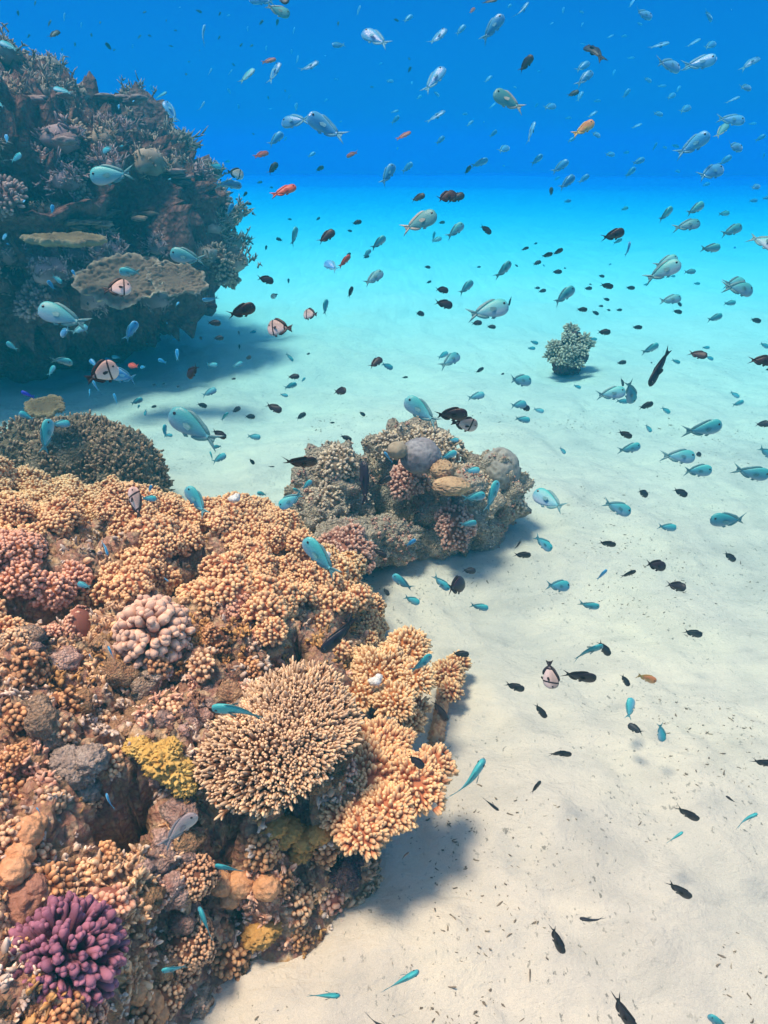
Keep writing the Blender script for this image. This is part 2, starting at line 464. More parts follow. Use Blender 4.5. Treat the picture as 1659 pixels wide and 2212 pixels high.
# ---------------------------------------------------------------- knobbly orange coral colonies
NUB = [(0.0, 0.95), (0.4, 1.0), (0.72, 0.86), (0.92, 0.52), (1.0, 0.0)]
FINGER = [(0.0, 0.9), (0.4, 0.85), (0.75, 0.72), (0.94, 0.45), (1.03, 0.0)]
rng = np.random.RandomState(11)
def lobe(g, c, ax, R, thick, spacing, nubL, nubR, rng, out=0.55, lim=-0.25, scal=0.22, prof=NUB, segs=7, tone=None):
    """a cushion of stubby branchlets: flattened dome about axis ax at c, scalloped rim, branchlets leaning outward"""
    X, Y, Z = (q[0] for q in frames(np.asarray(ax, float)[None]))
    n = int(2 * math.pi * R * R * 1.25 / (spacing * spacing))
    k = np.arange(n) + 0.5
    ct = 1 - (1 - lim) * k / n
    ph = k * 2.399963 + rng.rand() * 6
    ct = ct + rng.normal(size=n) * 0.03; ct = np.clip(ct, -0.6, 1); ph = ph + rng.normal(size=n) * 0.12
    st = np.sqrt(1 - ct * ct)
    sc = 1 + scal * noise3(np.stack([np.cos(ph) * 1.6, np.sin(ph) * 1.6, np.full(n, rng.rand() * 50)], 1))
    rad = R * sc
    bumpz = 1 + 0.35 * noise3(np.stack([np.cos(ph) * st * 2.3, np.sin(ph) * st * 2.3, np.full(n, rng.rand() * 50)], 1))
    lx, ly, lz = np.cos(ph) * st * rad, np.sin(ph) * st * rad, ct * thick * bumpz
    nx, ny, nz = np.cos(ph) * st / R, np.sin(ph) * st / R, ct / thick
    warp = 1 + 0.10 * noise3(np.stack([lx / R * 3.4, ly / R * 3.4, lz / thick * 2 + rng.rand() * 40], 1)); lx, ly, lz = lx * warp, ly * warp, lz * warp
    N = norm(np.stack([nx, ny, nz], 1)); N = norm(N + out * np.stack([np.cos(ph) * st, np.sin(ph) * st, np.zeros(n)], 1) * 0.6 + rng.normal(size=(n, 3)) * 0.14)
    P = c + lx[:, None] * X + ly[:, None] * Y + lz[:, None] * Z
    D = N[:, :1] * X + N[:, 1:2] * Y + N[:, 2:] * Z
    s = rng.uniform(0.75, 1.25, n)
    stalks(g, P - D * nubL * 0.35, D, nubL * 1.35 * s, nubR * rng.uniform(0.8, 1.2, n), prof, segs, bend=0.12, jit=0.07, rng=rng, tone=tone)
    # the body they grow from
    V, F = ico(3); V = V.copy(); pv = np.arctan2(V[:, 1], V[:, 0])
    stv = np.hypot(V[:, 0], V[:, 1])
    V = c + (V[:, :1] * X + V[:, 1:2] * Y) * R * 0.95 + V[:, 2:] * Z * np.where(V[:, 2:] < 0, thick * 0.55, thick * 0.93)
    g.add(V, F, tip=0.0, tone=0.3)
m_orange = m_coral('orange_branch_coral', (0.52, 0.185, 0.085), (0.98, 0.665, 0.335), 0.25, 1.0)
m_pinkor = m_coral('rosy_orange_branch_coral', (0.50, 0.175, 0.075), (0.97, 0.56, 0.37), 0.25, 1.0)
m_gold = m_coral('golden_orange_branch_coral', (0.54, 0.21, 0.07), (0.98, 0.70, 0.37), 0.25, 1.0)
def zone(P):
    line = np.interp(P[:, 0], [-2.7, -1.2, -0.85, -0.5, -0.3, -0.16, 0.1], [1.75, 1.72, 2.0, 2.1, 1.95, 1.75, 1.45])
    return (P[:, 1] > line) & (P[:, 2] > 0.02)
SP, SN = sample_surface(RV, RF, 12000, rng, zone)
m_ = SN[:, 2] > -0.1
SP, SN = thin(SP[m_], SN[m_], 0.066, rng)
def uv_of(p):
    q = R3.transposed() @ (Vector(p) - EYE)
    return W0 / 2 + FPX * q.x / -q.z, H0 / 2 - FPX * q.y / -q.z
HOLES = [(190, 1390, 95), (225, 1185, 62), (115, 1215, 50), (640, 1390, 48), (330, 1370, 105), (440, 1235, 55), (690, 1175, 40), (40, 1335, 55), (610, 1590, 200), (745, 1375, 45)]
lobes = []
for p, n in zip(SP, SN):
    u, v = uv_of(p)
    if any(math.hypot(u - a, v - b) < r for a, b, r in HOLES): continue
    lobes.append((p, n))
# gather neighbouring lobes into colonies
cent = np.array([l[0] for l in lobes])
K = 30
kc = cent[rng.choice(len(cent), K, replace=False)]
for _ in range(12):
    lab = np.argmin(((cent[:, None] - kc[None]) ** 2).sum(-1), 1)
    kc = np.array([cent[lab == k].mean(0) if (lab == k).any() else kc[k] for k in range(K)])
ORANGE, ORANGE_MAT = [], []
for k in range(K):
    ids = np.nonzero(lab == k)[0]
    if not len(ids) or uv_of(kc[k])[0] < -170: continue
    g = Geo()
    for i in ids:
        p, n = lobes[i]
        ax = norm(n * 0.55 + UP * 0.75 + np.array([0.18, -0.22, 0]) + rng.normal(size=3) * 0.12)
        R = rng.uniform(0.036, 0.066) * (1.25 if rng.rand() < .2 else 1); sp_ = rng.choice([0.0108, 0.0126, 0.0126, 0.0145])
        lobe(g, p + UP * rng.uniform(0.0, 0.045) + n * 0.012, ax, R, R * rng.uniform(0.6, 1.0), sp_, sp_ * rng.uniform(0.7, 1.05), sp_ * 0.55, rng, out=rng.uniform(0.15, 0.5), scal=rng.uniform(.2, .45))
    mi_ = (0, 0, 1, 0, 2)[k % 5]; ORANGE_MAT.append(mi_)
    o = g.build('branching_coral', (m_orange, m_pinkor, m_gold)[mi_], base=tuple(kc[k]))
    ORANGE.append((o, tuple(kc[k])))

def shelf(u, v, z, R, thick, ax, mats, name, label, cat, spacing=0.0132, nubL=0.018, nubR=0.0063, scal=0.4, group=None, prof=NUB, parts=None, seed=1, out=0.9, foot=None):
    """a bracket of branch coral that juts out of the reef over the sand"""
    r_ = np.random.RandomState(seed); g = Geo(); c = np.array(on_plane(u, v, z))
    for du, dv, rr in (parts or [(0, 0, 1.0)]):
        cc = np.array(on_plane(u + du, v + dv, z)); rr *= R
        lobe(g, cc, norm(np.array(ax, float) + r_.normal(size=3) * 0.05), rr, thick * rr / R, spacing, nubL, nubR, r_, out=out, lim=-0.12, scal=scal, prof=prof)
    if foot:      # the stem it grows on
        f0 = np.array(foot, float); n_ = 20
        for q in range(n_):
            t = q / (n_ - 1); blob(g, f0 + (c - UP * .012 - f0) * t + np.array([0, 0, .01]) * math.sin(t * 3), (R * (.6 - .16 * math.sin(t * 3.1)),) * 3, .35, 3, 3, q, tone=.2)
    o = g.build(name, mats, base=tuple(c)); tag(o, label, cat, group); return o
GO = 'orange branching coral colonies'
shelf(825, 1455, 0.34, 0.105, 0.04, (0.15, -0.25, 1), m_gold, 'branching_coral', 'golden orange coral shelf with a white broken tip jutting over sand by the table coral', 'coral', parts=[(0, 0, 1.0), (55, -55, 0.75), (30, 60, 0.62), (-45, 40, 0.6), (75, 10, .55)], seed=5, group=GO)
shelf(800, 1700, 0.32, 0.12, 0.04, (0.12, -0.2, 1), m_orange, 'branching_coral', 'wide orange coral fan jutting lowest over the sand beside the table coral', 'coral', parts=[(0, -20, 1.0), (95, -10, 0.72), (-45, 50, 0.62), (-20, 95, 0.5), (40, 50, 0.6), (130, -45, .5), (25, -85, .8)], seed=6, scal=0.5, group=GO)
shelf(885, 1555, 0.22, 0.045, 0.028, (0.1, -0.1, 1), m_orange, 'branching_coral', 'small orange coral sprig over the sand between the golden shelf and the wide fan', 'coral', parts=[(0, 0, 1.0), (18, -28, .7), (-20, 25, .7)], seed=7, group=GO, foot=(-0.06, 1.86, 0.2))
shelf(965, 1458, 0.07, 0.058, 0.042, (0.2, -0.3, 1), m_orange, 'branching_coral', 'small separate orange coral tuft standing alone on the sand beside the reef edge', 'coral', parts=[(0, 0, 1.0), (25, -25, .7), (-20, 5, .6), (10, 35, .6)], seed=8, group=GO, foot=(0.19, 2.11, -0.02))

# ---------------------------------------------------------------- brown table coral
def table_coral():
    r_ = np.random.RandomState(21); g = Geo()
    c = np.array(on_plane(615, 1590, 0.52)); ax = norm(np.array([0.02, -0.34, 1.0]))
    X, Y, Z = (q[0] for q in frames(ax[None])); X = norm(np.array([1.0, 0, 0]) - ax * ax[0]); Y = np.cross(ax, X)
    n = 1000; k = np.arange(n) + 0.5
    r = np.sqrt(k / n); ph = k * 2.399963
    # outline of the plate seen from above: wide lobe to the lower left, smaller to the upper right
    a_ = np.radians([-180, -150, -120, -95, -60, -30, 0, 35, 60, 90, 120, 150, 180])
    rad = np.array([0.19, 0.245, 0.235, 0.205, 0.155, 0.155, 0.185, 0.205, 0.215, 0.205, 0.17, 0.135, 0.19])
    pw = (ph + math.pi) % (2 * math.pi) - math.pi
    R = np.interp(pw, a_, rad) * (1 + 0.09 * noise3(np.stack([np.cos(ph) * 3, np.sin(ph) * 3, 0 * ph], 1)))
    x, y = r * R * np.cos(ph), r * R * np.sin(ph)
    zz = 0.045 * (1 - r ** 2.2) + 0.012 * noise3(np.stack([x * 18, y * 18, 0 * x], 1))
    P = c + x[:, None] * X + y[:, None] * Y + zz[:, None] * Z
    outw = np.cos(ph)[:, None] * X + np.sin(ph)[:, None] * Y
    D = norm(Z + outw * (0.15 + 1.25 * r[:, None] ** 2.2) + r_.normal(size=(n, 3)) * 0.13)
    L = 0.022 + 0.017 * r + r_.normal(size=n) * 0.004
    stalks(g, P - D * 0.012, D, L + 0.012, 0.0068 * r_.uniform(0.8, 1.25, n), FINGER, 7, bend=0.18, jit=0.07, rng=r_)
    # side twigs
    for q in range(2):
        B = P + D * (L * r_.uniform(0.25, 0.6, n))[:, None]
        D2 = norm(D + norm(r_.normal(size=(n, 3))) * 0.75)
        stalks(g, B, D2, L * 0.5, 0.0046, FINGER, 6, bend=0.1, jit=0.07, rng=r_)
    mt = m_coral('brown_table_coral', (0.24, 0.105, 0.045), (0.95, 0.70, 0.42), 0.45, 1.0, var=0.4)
    root = empty('table_coral', tuple(c - UP * 0.25))
    o = g.build('branchlets', mt, root); o.location = -root.location
    # plate and stem below
    g = Geo(); nr, na = 10, 48
    rr = np.linspace(0, 1, nr)[:, None]; aa = np.linspace(-math.pi, math.pi, na, endpoint=False)[None]
    RR = np.interp(aa, a_, rad) * 0.95
    for sgn, th in ((1, 0.045), (-1, -0.02)):
        zt = th * (1 - rr ** 2.2) - (0.012 if sgn < 0 else 0)
        V = c + (rr * RR * np.cos(aa))[..., None] * X + (rr * RR * np.sin(aa))[..., None] * Y + (zt + 0 * aa)[..., None] * Z
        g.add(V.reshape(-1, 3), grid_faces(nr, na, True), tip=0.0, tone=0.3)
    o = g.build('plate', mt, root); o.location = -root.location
    g = Geo(); blob(g, c - Z * 0.14, (0.07, 0.07, 0.16), 0.2, 2, 3, 4, tone=0.3)
    o = g.build('stem', m_reef, root); o.location = -root.location
    tag(root, 'broad brown table coral with pale fingertip branchlets in the middle of the reef', 'coral')
table_coral()

# ---------------------------------------------------------------- round cauliflower coral, purple coral
def ball_coral(name, label, u, v, R, n, nubR, nubL, mat, ax, seed, squash=0.85, flat=0.6, lift=0.3, prof=NUB, lobes_=2):
    r_ = np.random.RandomState(seed); g = Geo()
    p, nn = hit(u, v)
    c = p + UP * R * lift
    X, Y, Z = (q[0] for q in frames(norm(np.array(ax, float))[None]))
    k = np.arange(n) + 0.5; ct = np.clip(1 - 1.25 * k / n + r_.normal(size=n) * .012, -1, 1); ph = k * 2.399963; st = np.sqrt(1 - ct ** 2)
    S = np.stack([st * np.cos(ph), st * np.sin(ph), ct * squash], 1) + r_.normal(size=(n, 3)) * 0.05
    D = norm(S); Dw = D[:, :1] * X + D[:, 1:2] * Y + D[:, 2:] * Z
    Pw = c + (S[:, :1] * X + S[:, 1:2] * Y + S[:, 2:] * Z) * (R - nubL)
    stalks(g, Pw - Dw * nubL * 0.6, Dw, nubL * 1.6 * r_.uniform(0.9, 1.12, n), nubR * r_.uniform(0.85, 1.2, n), prof, 10, bend=0.08, jit=0.06, flat=r_.uniform(flat, 1.25, n), rng=r_)
    for q in range(lobes_):   # knobs that make each finger end lobed
        B = Pw + Dw * (nubL * 0.35) + norm(r_.normal(size=(n, 3))) * nubR * 0.55
        stalks(g, B, norm(Dw + r_.normal(size=(n, 3)) * 0.3), nubL * 0.62, nubR * 0.62, prof, 9, bend=0.05, jit=0.06, rng=r_)
    blob(g, c, (R - nubL * 1.75,) * 3, 0.05, 3, 3, 1, tone=0.1)
    o = g.build(name, mat, base=tuple(p)); tag(o, label, 'coral'); return o
BALL = [(0.0, 0.8), (0.3, 0.9), (0.62, 1.0), (0.85, 0.86), (0.98, 0.45), (1.0, 0.0)]
ball_coral('cauliflower_coral', 'round pinkish cauliflower coral of blunt fingers beside a dark hollow', 332, 1385, 0.118, 84, 0.0155, 0.034,
           m_coral('pinkish_cauliflower_coral', (0.30, 0.13, 0.085), (0.88, 0.58, 0.40), 0.2, 0.9, var=0.3), (0.0, -0.45, 0.9), 31, lift=0.25, prof=BALL)
ball_coral('purple_coral', 'large purple finger coral in the near corner of the reef', 138, 2085, 0.128, 165, 0.0108, 0.036,
           m_coral('purple_finger_coral', (0.12, 0.04, 0.065), (0.40, 0.17, 0.24), 0.1, 1.0, var=0.6, bscale=180), (0.05, -0.25, 1), 32, lift=0.15, prof=BALL, flat=0.5, lobes_=3)
# ---------------------------------------------------------------- the dark coral bommie at the left
rng = np.random.RandomState(41)
BC = np.array([-4.36, 8.3, -0.1])
def bommie_surface(nu, nv):
    zs = np.array([-0.3, 0.0, 0.35, 0.7, 0.95, 1.12, 1.42, 1.75, 2.0, 2.16, 2.27, 2.30, 2.31])
    rs = np.array([1.65, 1.5, 1.4, 1.5, 1.95, 2.24, 2.3, 2.2, 2.02, 1.8, 1.4, 0.75, 0.0])
    t = np.linspace(0, 1, nu)
    arc = np.concatenate([[0], np.cumsum(np.hypot(np.diff(zs), np.diff(rs)))]); arc /= arc[-1]
    z, r = np.interp(t, arc, zs), np.interp(t, arc, rs)
    a = np.linspace(0, 2 * math.pi, nv, endpoint=False)
    V = np.stack([r[:, None] * np.cos(a), r[:, None] * np.sin(a) * 0.95, z[:, None] + 0 * a], -1).reshape(-1, 3)
    F = grid_faces(nu, nv, True)
    N = vnormals(V, F)
    big = fbm(V * 0.85 + 3, 3); med = fbm(V * 2.4 + 8, 3, ridged=True)
    hs = sstep(-0.2, 0.3, V[:, 2])
    V = V + N * ((0.24 * big + 0.42 * (med - 0.4)) * hs + 0.06 * fbm(V * 7, 4, ridged=True) - 0.03)[:, None]
    V[:, 2] += 0.16 * np.maximum(0, big) * (V[:, 2] > 1.9)
    return V + BC, F
BV_, BF_ = bommie_surface(170, 330)
m_dark = m_rock('dark_reef_rock', [(0.10, 0.03, 0.035), (0.28, 0.085, 0.075), (0.52, 0.19, 0.15), (0.20, 0.06, 0.08), (0.70, 0.32, 0.24)], 2.2, 1.0, 0.05)
bommie = empty('coral_bommie', tuple(BC))
tag(bommie, 'tall dark coral bommie overgrown with thin branches, undercut above the sand, behind the orange reef', 'coral bommie')
def bpart(g, name, mats):
    o = g.build(name, mats, bommie); o.location = -bommie.location; return o
g = Geo(); g.add(BV_, BF_, tone=np.clip(0.5 + 0.5 * fbm(BV_ * 1.3, 2), 0, 1), tip=0.3)
blob(g, (-6.1, 9.3, 1.6), (1.05, 0.85, 1.25), 0.22, 1.6, 5, 3)
blob(g, (-2.38, 8.4, 0.9), (0.62, 0.6, 0.55), 0.25, 1.8, 4, 9)
bpart(g, 'rock', m_dark)
BN_ = vnormals(BV_, BF_)
BTREE = tree_of(BV_, BF_)
TWIG = [(0.0, 1.0), (0.35, 0.85), (0.7, 0.62), (1.0, 0.0)]
def thicket(g, p, ax, R, n, rng, L=0.16, r0=0.0085, tone=None):
    """a bush of thin forking staghorn branches round p"""
    ax = norm(np.asarray(ax, float))
    blob(g, p - ax * 0.03, (R * .6, R * .6, R * .45), .3, 2.5, 2, n, tone=.2)
    D = norm(ax * 0.55 + rng.normal(size=(n, 3)) * 0.62)
    D = np.where((D @ ax)[:, None] < -0.05, D - 2 * (D @ ax)[:, None] * ax, D)
    P = p + rng.normal(size=(n, 3)) * R * 0.38 * (1 - 0.6 * np.abs(ax)) - ax * 0.03
    Ln = L * rng.uniform(0.6, 1.2, n)
    stalks(g, P, D, Ln, r0, TWIG, 5, bend=0.3, jit=0.08, rng=rng, tone=tone)
    for lev in range(3):
        f = rng.uniform(0.3, 0.85, n)
        B = P + D * (Ln * f)[:, None]
        D2 = norm(D * 0.7 + rng.normal(size=(n, 3)) * 0.55 + UP * 0.15)
        stalks(g, B, D2, Ln * rng.uniform(0.35, 0.65, n), r0 * 0.8, TWIG, 5, bend=0.25, jit=0.08, rng=rng, tone=tone)
m_stag = [m_coral('olive_staghorn_coral', (0.20, 0.10, 0.06), (0.86, 0.49, 0.36), 0.15, 1.0),
          m_coral('mauve_brown_staghorn_coral', (0.22, 0.09, 0.085), (0.88, 0.45, 0.40), 0.15, 1.0),
          m_coral('tan_staghorn_coral', (0.24, 0.11, 0.06), (0.92, 0.50, 0.34), 0.15, 1.0)]
TP, TN = sample_surface(BV_, BF_, 5000, rng, lambda P: (P[:, 2] > 0.75) & (P[:, 1] < 9.6))
ok = (TN[:, 2] > -0.35) & (fbm(TP * 1.5 + 60, 2) > -0.05)
TP, TN = thin(TP[ok], TN[ok], 0.25, rng)
o_ = np.argsort(np.linalg.norm(TP - np.array(EYE), axis=1)); TP, TN = TP[o_], TN[o_]
REST = Geo()
for i, (p, n) in enumerate(zip(TP, TN)):
    g = Geo() if i < 98 else REST; R = rng.uniform(0.16, 0.27)
    thicket(g, p, n * 0.6 + UP * 0.55, R, int(60 * (R / 0.2) ** 2), rng, L=rng.uniform(0.08, 0.17), r0=rng.uniform(0.008, 0.0135), tone=None)
    if i < 98: bpart(g, 'staghorn_thicket', m_stag[int(3 * (noise3(p[None] * 0.9)[0] * 0.5 + 0.5 + rng.uniform(-.2, .2))) % 3])
if REST.n: tag(bpart(REST, 'staghorn_growth', m_stag[0]), kind='stuff')
# the taller shoulder behind carries its own growth
g = Geo()
for c, r in (((-6.1, 9.3, 1.6), (1.05, 0.85, 1.25)), ((-2.38, 8.4, 0.9), (0.62, 0.6, 0.55))):
    for k in range(46):
        dd = norm(rng.normal(size=3)); dd[2] = abs(dd[2]); 
        if dd[1] > 0.5: dd[1] *= -1
        thicket(g, np.array(c) + dd * np.array(r) * 1.02, dd + UP * 0.4, 0.18, 36, rng, L=0.15, r0=0.009)
tag(bpart(g, 'branch_growth', m_stag[1]), kind='stuff')
# knobbly crusts and small ragged ledges between the branches
KP, KN = sample_surface(BV_, BF_, 2500, rng, lambda P: (P[:, 2] > 0.8) & (P[:, 1] < 8.6))
ok = (fbm(KP * 1.5 + 60, 2) < 0.05); KP, KN = thin(KP[ok], KN[ok], 0.22, rng)
m_kb = [m_coral('brown_knob_crust', (0.26, 0.11, 0.07), (0.72, 0.42, 0.28), 0.2, 1.0, var=0.6), m_coral('mauve_knob_crust', (0.26, 0.10, 0.09), (0.66, 0.36, 0.30), 0.2, 1.0, var=0.6)]
for i, (p, n) in enumerate(zip(KP[:70], KN[:70])):
    g = Geo()
    if i % 3:
        R = rng.uniform(0.09, 0.18); lobe(g, p + n * 0.02, norm(n * 0.6 + UP * 0.6), R, R * rng.uniform(.35, .6), 0.035, 0.035, 0.015, rng, out=.4, scal=.5, segs=5)
        bpart(g, 'knob_crust', m_kb[i % 2])
    else:
        nl = 6
        for q in range(nl): blob(g, p + rng.normal(size=3) * np.array([.12, .12, .03]), (rng.uniform(.06, .13), rng.uniform(.06, .12), rng.uniform(.018, .04)), 0.3, 2.2, 3, i * 7 + q)
        bpart(g, 'coral_ledge', m_kb[(i // 3) % 2])
# ledges and plates
def plate(g, c, R, thick, tilt, rng, lobed=0.25, ridges=0.0, elong=1.0, rot=0.0):
    nr, na = 26, 120
    rr = np.linspace(0, 1, nr)[:, None]; aa = np.linspace(0, 2 * math.pi, na, endpoint=False)[None]
    k = rng.rand() * 50
    out = 1 + lobed * noise3(np.stack([np.cos(aa[0]) * 2.2, np.sin(aa[0]) * 2.2, np.full(na, k)], 1))[None] + lobed * 0.4 * noise3(np.stack([np.cos(aa[0]) * 6, np.sin(aa[0]) * 6, np.full(na, k)], 1))[None]
    X, Y, Z = (q[0] for q in frames(norm(np.array(tilt, float))[None]))
    X = norm(np.array([math.cos(rot), math.sin(rot), 0]) - Z * (np.array([math.cos(rot), math.sin(rot), 0]) @ Z)); Y = np.cross(Z, X)
    x, y = rr * out * np.cos(aa) * R * elong, rr * out * np.sin(aa) * R
    wav = 0.10 * R * fbm(np.stack([(x * 7 / R).ravel(), (y * 7 / R).ravel(), np.full(x.size, k + 9)], 1), 3, ridged=True).reshape(x.shape) * rr + 0.035 * R * 5 * noise3(np.stack([(x * 5 / R).ravel(), (y * 5 / R).ravel(), np.full(x.size, k)], 1)).reshape(x.shape) * rr * 0.35
    for sgn in (1, -1):
        z = 0.10 * R * rr ** 2 + wav + sgn * thick * 0.5 * np.sqrt(np.clip(1.0001 - rr ** 6, 0, 1))
        V = np.asarray(c) + x[..., None] * X + y[..., None] * Y + z[..., None] * Z
        f = grid_faces(nr, na, True)
        g.add(V.reshape(-1, 3), f if sgn > 0 else f[:, ::-1], tip=np.repeat(rr.ravel(), na), tone=0.5)
m_plate = m_coral('grey_brown_plate_coral', (0.26, 0.15, 0.10), (0.52, 0.35, 0.25), 0.85, 1.0, var=0.8, bscale=60)
m_ledge = m_coral('tan_ledge_coral', (0.20, 0.12, 0.06), (0.40, 0.27, 0.16), 0.7, 1.0, var=0.8, bscale=60)
def bplate(u, v, y, R, thick, tilt, mat, name='coral_plate', label=None, **k):
    g = Geo(); plate(g, at_y(u, v, y), R, thick, tilt, rng, **k)
    tag(bpart(g, name, mat), label)
bplate(270, 612, 5.95, 0.23, 0.035, (0.05, -0.75, 0.7), m_plate, elong=1.5, label='wide grey plate coral under the overhang')
bplate(385, 606, 5.98, 0.15, 0.03, (0.15, -0.7, 0.7), m_plate, elong=1.5)
bplate(150, 522, 5.75, 0.10, 0.06, (0.05, -0.25, 1), m_ledge, elong=2.7, rot=0.12, lobed=.5, label='long orange brown ledge')

# ---------------------------------------------------------------- brown mound behind the orange corals
mound_c = np.array([-1.86, 4.25, 0.04])
md = empty('coral_mound', tuple(mound_c)); tag(md, 'rounded brown weedy coral mound in the shade between the orange reef and the dark bommie', 'coral mound')
g = Geo(); r_ = np.random.RandomState(51)
blob(g, mound_c + [0, 0, 0.06], (0.40, 0.37, 0.44), 0.14, 2.4, 5, 21)
blob(g, mound_c + [-0.35, 0.1, 0.1], (0.3, 0.3, 0.36), 0.16, 2.4, 4, 22)
blob(g, mound_c + [0.28, -0.1, 0.05], (0.24, 0.3, 0.42), 0.12, 2.4, 4, 23)
m_md = m_rock('weedy_brown_rock', [(0.12, 0.075, 0.05), (0.28, 0.18, 0.11), (0.42, 0.28, 0.18), (0.24, 0.16, 0.10)], 7, 1.0, 0.02)
o = g.build('rock', m_md, md); o.location = -md.location
g = Geo()
k = np.arange(1800) + .5; ct = 1 - k / 1800 * 1.05; ph = k * 2.399963; st = np.sqrt(1 - ct * ct)
S = np.stack([st * np.cos(ph), st * np.sin(ph), ct], 1)
P = mound_c + [0, 0, 0.06] + S * np.array([0.41, 0.38, 0.46]) * (1 + 0.03 * r_.normal(size=(1800, 1)))
stalks(g, P - S * 0.02, norm(S + UP * 0.3 + r_.normal(size=(1800, 3)) * 0.4), 0.032, 0.012, FINGER, 6, bend=0.3, jit=0.3, flat=r_.uniform(0.25, 0.9, 1800), rng=r_)
P2_ = P[::3] + np.array([-0.3, 0.08, -0.05]); P3_ = mound_c + [0.28, -0.1, 0.05] + S * np.array([0.24, 0.30, 0.42]) * (1 + 0.05 * r_.normal(size=(1800, 1))); stalks(g, P3_ - S * .015, norm(S + UP * .3 + r_.normal(size=(1800, 3)) * .4), 0.03, 0.011, NUB, 6, bend=.3, jit=.3, flat=r_.uniform(.25, .9, 1800), rng=r_)
stalks(g, P2_, norm(S[::3] + UP * 0.4), 0.032, 0.012, FINGER, 6, bend=0.3, jit=0.25, rng=r_)
o = g.build('weedy_growth', m_coral('olive_brown_growth', (0.24, 0.13, 0.075), (0.60, 0.38, 0.23), 0.3, 1.0, var=0.6), md); o.location = -md.location
tag(o, kind='stuff')
g = Geo(); plate(g, at_y(100, 882, 4.05), 0.085, 0.035, (0.0, -0.5, 1), r_, elong=1.3)
o = g.build('coral_plate', m_coral('olive_plate', (0.15, 0.11, 0.06), (0.30, 0.23, 0.13), 0.6, 1, var=0.6, bscale=120), md); o.location = -md.location

# ---------------------------------------------------------------- grey coral clump on the sand in the middle
cl_c = np.array([0.14, 3.85, 0.0])
clump = empty('coral_clump', tuple(cl_c)); tag(clump, 'grey brown coral clump with a dark hollow standing on the sand in mid picture', 'coral clump')
r_ = np.random.RandomState(61)
m_cl = m_rock('pale_grey_reef_rock', [(0.36, 0.23, 0.16), (0.66, 0.48, 0.34), (0.86, 0.67, 0.48), (0.68, 0.47, 0.34), (0.95, 0.82, 0.64)], 9, 1.0, 0.02)
def cpart(g, name, mats, label=None):
    o = g.build(name, mats, clump); o.location = -clump.location; tag(o, label); return o
def C(u, v, y): return np.array(at_y(u, v, y))
g = Geo()
blob(g, C(722, 1070, 3.75), (0.22, 0.24, 0.26), 0.34, 2.2, 5, 31, rot=.4)
blob(g, C(690, 1130, 3.5), (0.17, 0.17, 0.17), 0.38, 2.6, 5, 32)
blob(g, C(830, 1165, 3.42), (0.17, 0.13, 0.12), 0.38, 2.6, 5, 33)
blob(g, C(745, 1180, 3.3), (0.19, 0.15, 0.14), 0.25, 2.6, 5, 43)
blob(g, C(985, 1100, 3.7), (0.22, 0.22, 0.24), 0.34, 2.4, 5, 34)
blob(g, C(1035, 1150, 3.7), (0.14, 0.14, 0.17), 0.15, 2.0, 4, 35)
blob(g, C(930, 1170, 3.55), (0.17, 0.13, 0.08), 0.25, 2.6, 4, 36)
blob(g, C(880, 1045, 3.95), (0.27, 0.20, 0.37), 0.34, 2.2, 5, 37)
blob(g, C(1060, 1060, 3.85), (0.2, 0.2, 0.22), 0.34, 2.4, 5, 38)
blob(g, C(1000, 1045, 3.45), (0.12, 0.1, 0.045), 0.25, 2.4, 4, 40)
CLUMP_ROCK = g
cpart(g, 'rock', m_cl)
m_kn = m_coral('tan_grey_knob_coral', (0.34, 0.23, 0.14), (0.86, 0.66, 0.45), 0.2, 1.0, var=0.5)
m_kn2 = m_coral('rosy_brown_knob_coral', (0.36, 0.14, 0.09), (0.84, 0.50, 0.36), 0.2, 1.0, var=0.5)
for u, v, y, R, th, mt in ((900, 962, 3.85, .14, .06, m_kn), (950, 968, 3.85, .10, .06, m_kn), (838, 965, 3.8, .075, .07, m_kn), (728, 1005, 3.66, .09, .08, m_kn), (1000, 1035, 3.7, .10, .06, m_kn), (1098, 1085, 3.75, .09, .06, m_kn),
                         (985, 1135, 3.42, .10, .07, m_kn2), (880, 1040, 3.6, .10, .05, m_kn2), (745, 1190, 3.12, .13, .08, m_kn2), (700, 1085, 3.5, .09, .08, m_kn), (1035, 1060, 3.65, .08, .05, m_kn)):
    g = Geo(); lobe(g, C(u, v, y), norm(np.array([0.05, -0.45, 0.9]) + r_.normal(size=3) * .15), R, th, 0.0185, 0.016, 0.0085, r_, out=0.3, lim=-0.3, scal=0.5)
    cpart(g, 'knob_coral', mt)
def brain(g, c, r, seed, freq=9.0, amp=0.035):
    V, F = ico(5); V = V.copy()
    n = 1 - 2 * np.abs(noise3(V * freq / 3 + seed)); V = V * (1 + amp * n + 0.06 * fbm(V * 1.5 + seed, 2))[:, None] * np.asarray(r) + np.asarray(c)
    g.add(V, F, tip=np.clip(n * .5 + .5, 0, 1), tone=0.5)
g = Geo(); brain(g, C(908, 985, 3.5), (0.105, 0.10, 0.09), 3, 14, 0.03)
cpart(g, 'round_coral', m_coral('slate_grey_round_coral', (0.17, 0.155, 0.165), (0.36, 0.33, 0.33), 0.2, 0.9, var=0.8, bscale=90), 'slate grey rounded coral head')
g = Geo(); brain(g, C(1080, 1015, 3.8), (0.105, 0.13, 0.12), 5, 11, 0.05)
cpart(g, 'brain_coral', m_coral('grooved_brain_coral', (0.20, 0.16, 0.13), (0.42, 0.36, 0.29), 0.2, 0.9, var=0.4), 'pale grooved brain coral')
g = Geo(); brain(g, C(858, 972, 3.45), (0.05, 0.05, 0.042), 7, 6, 0.02)
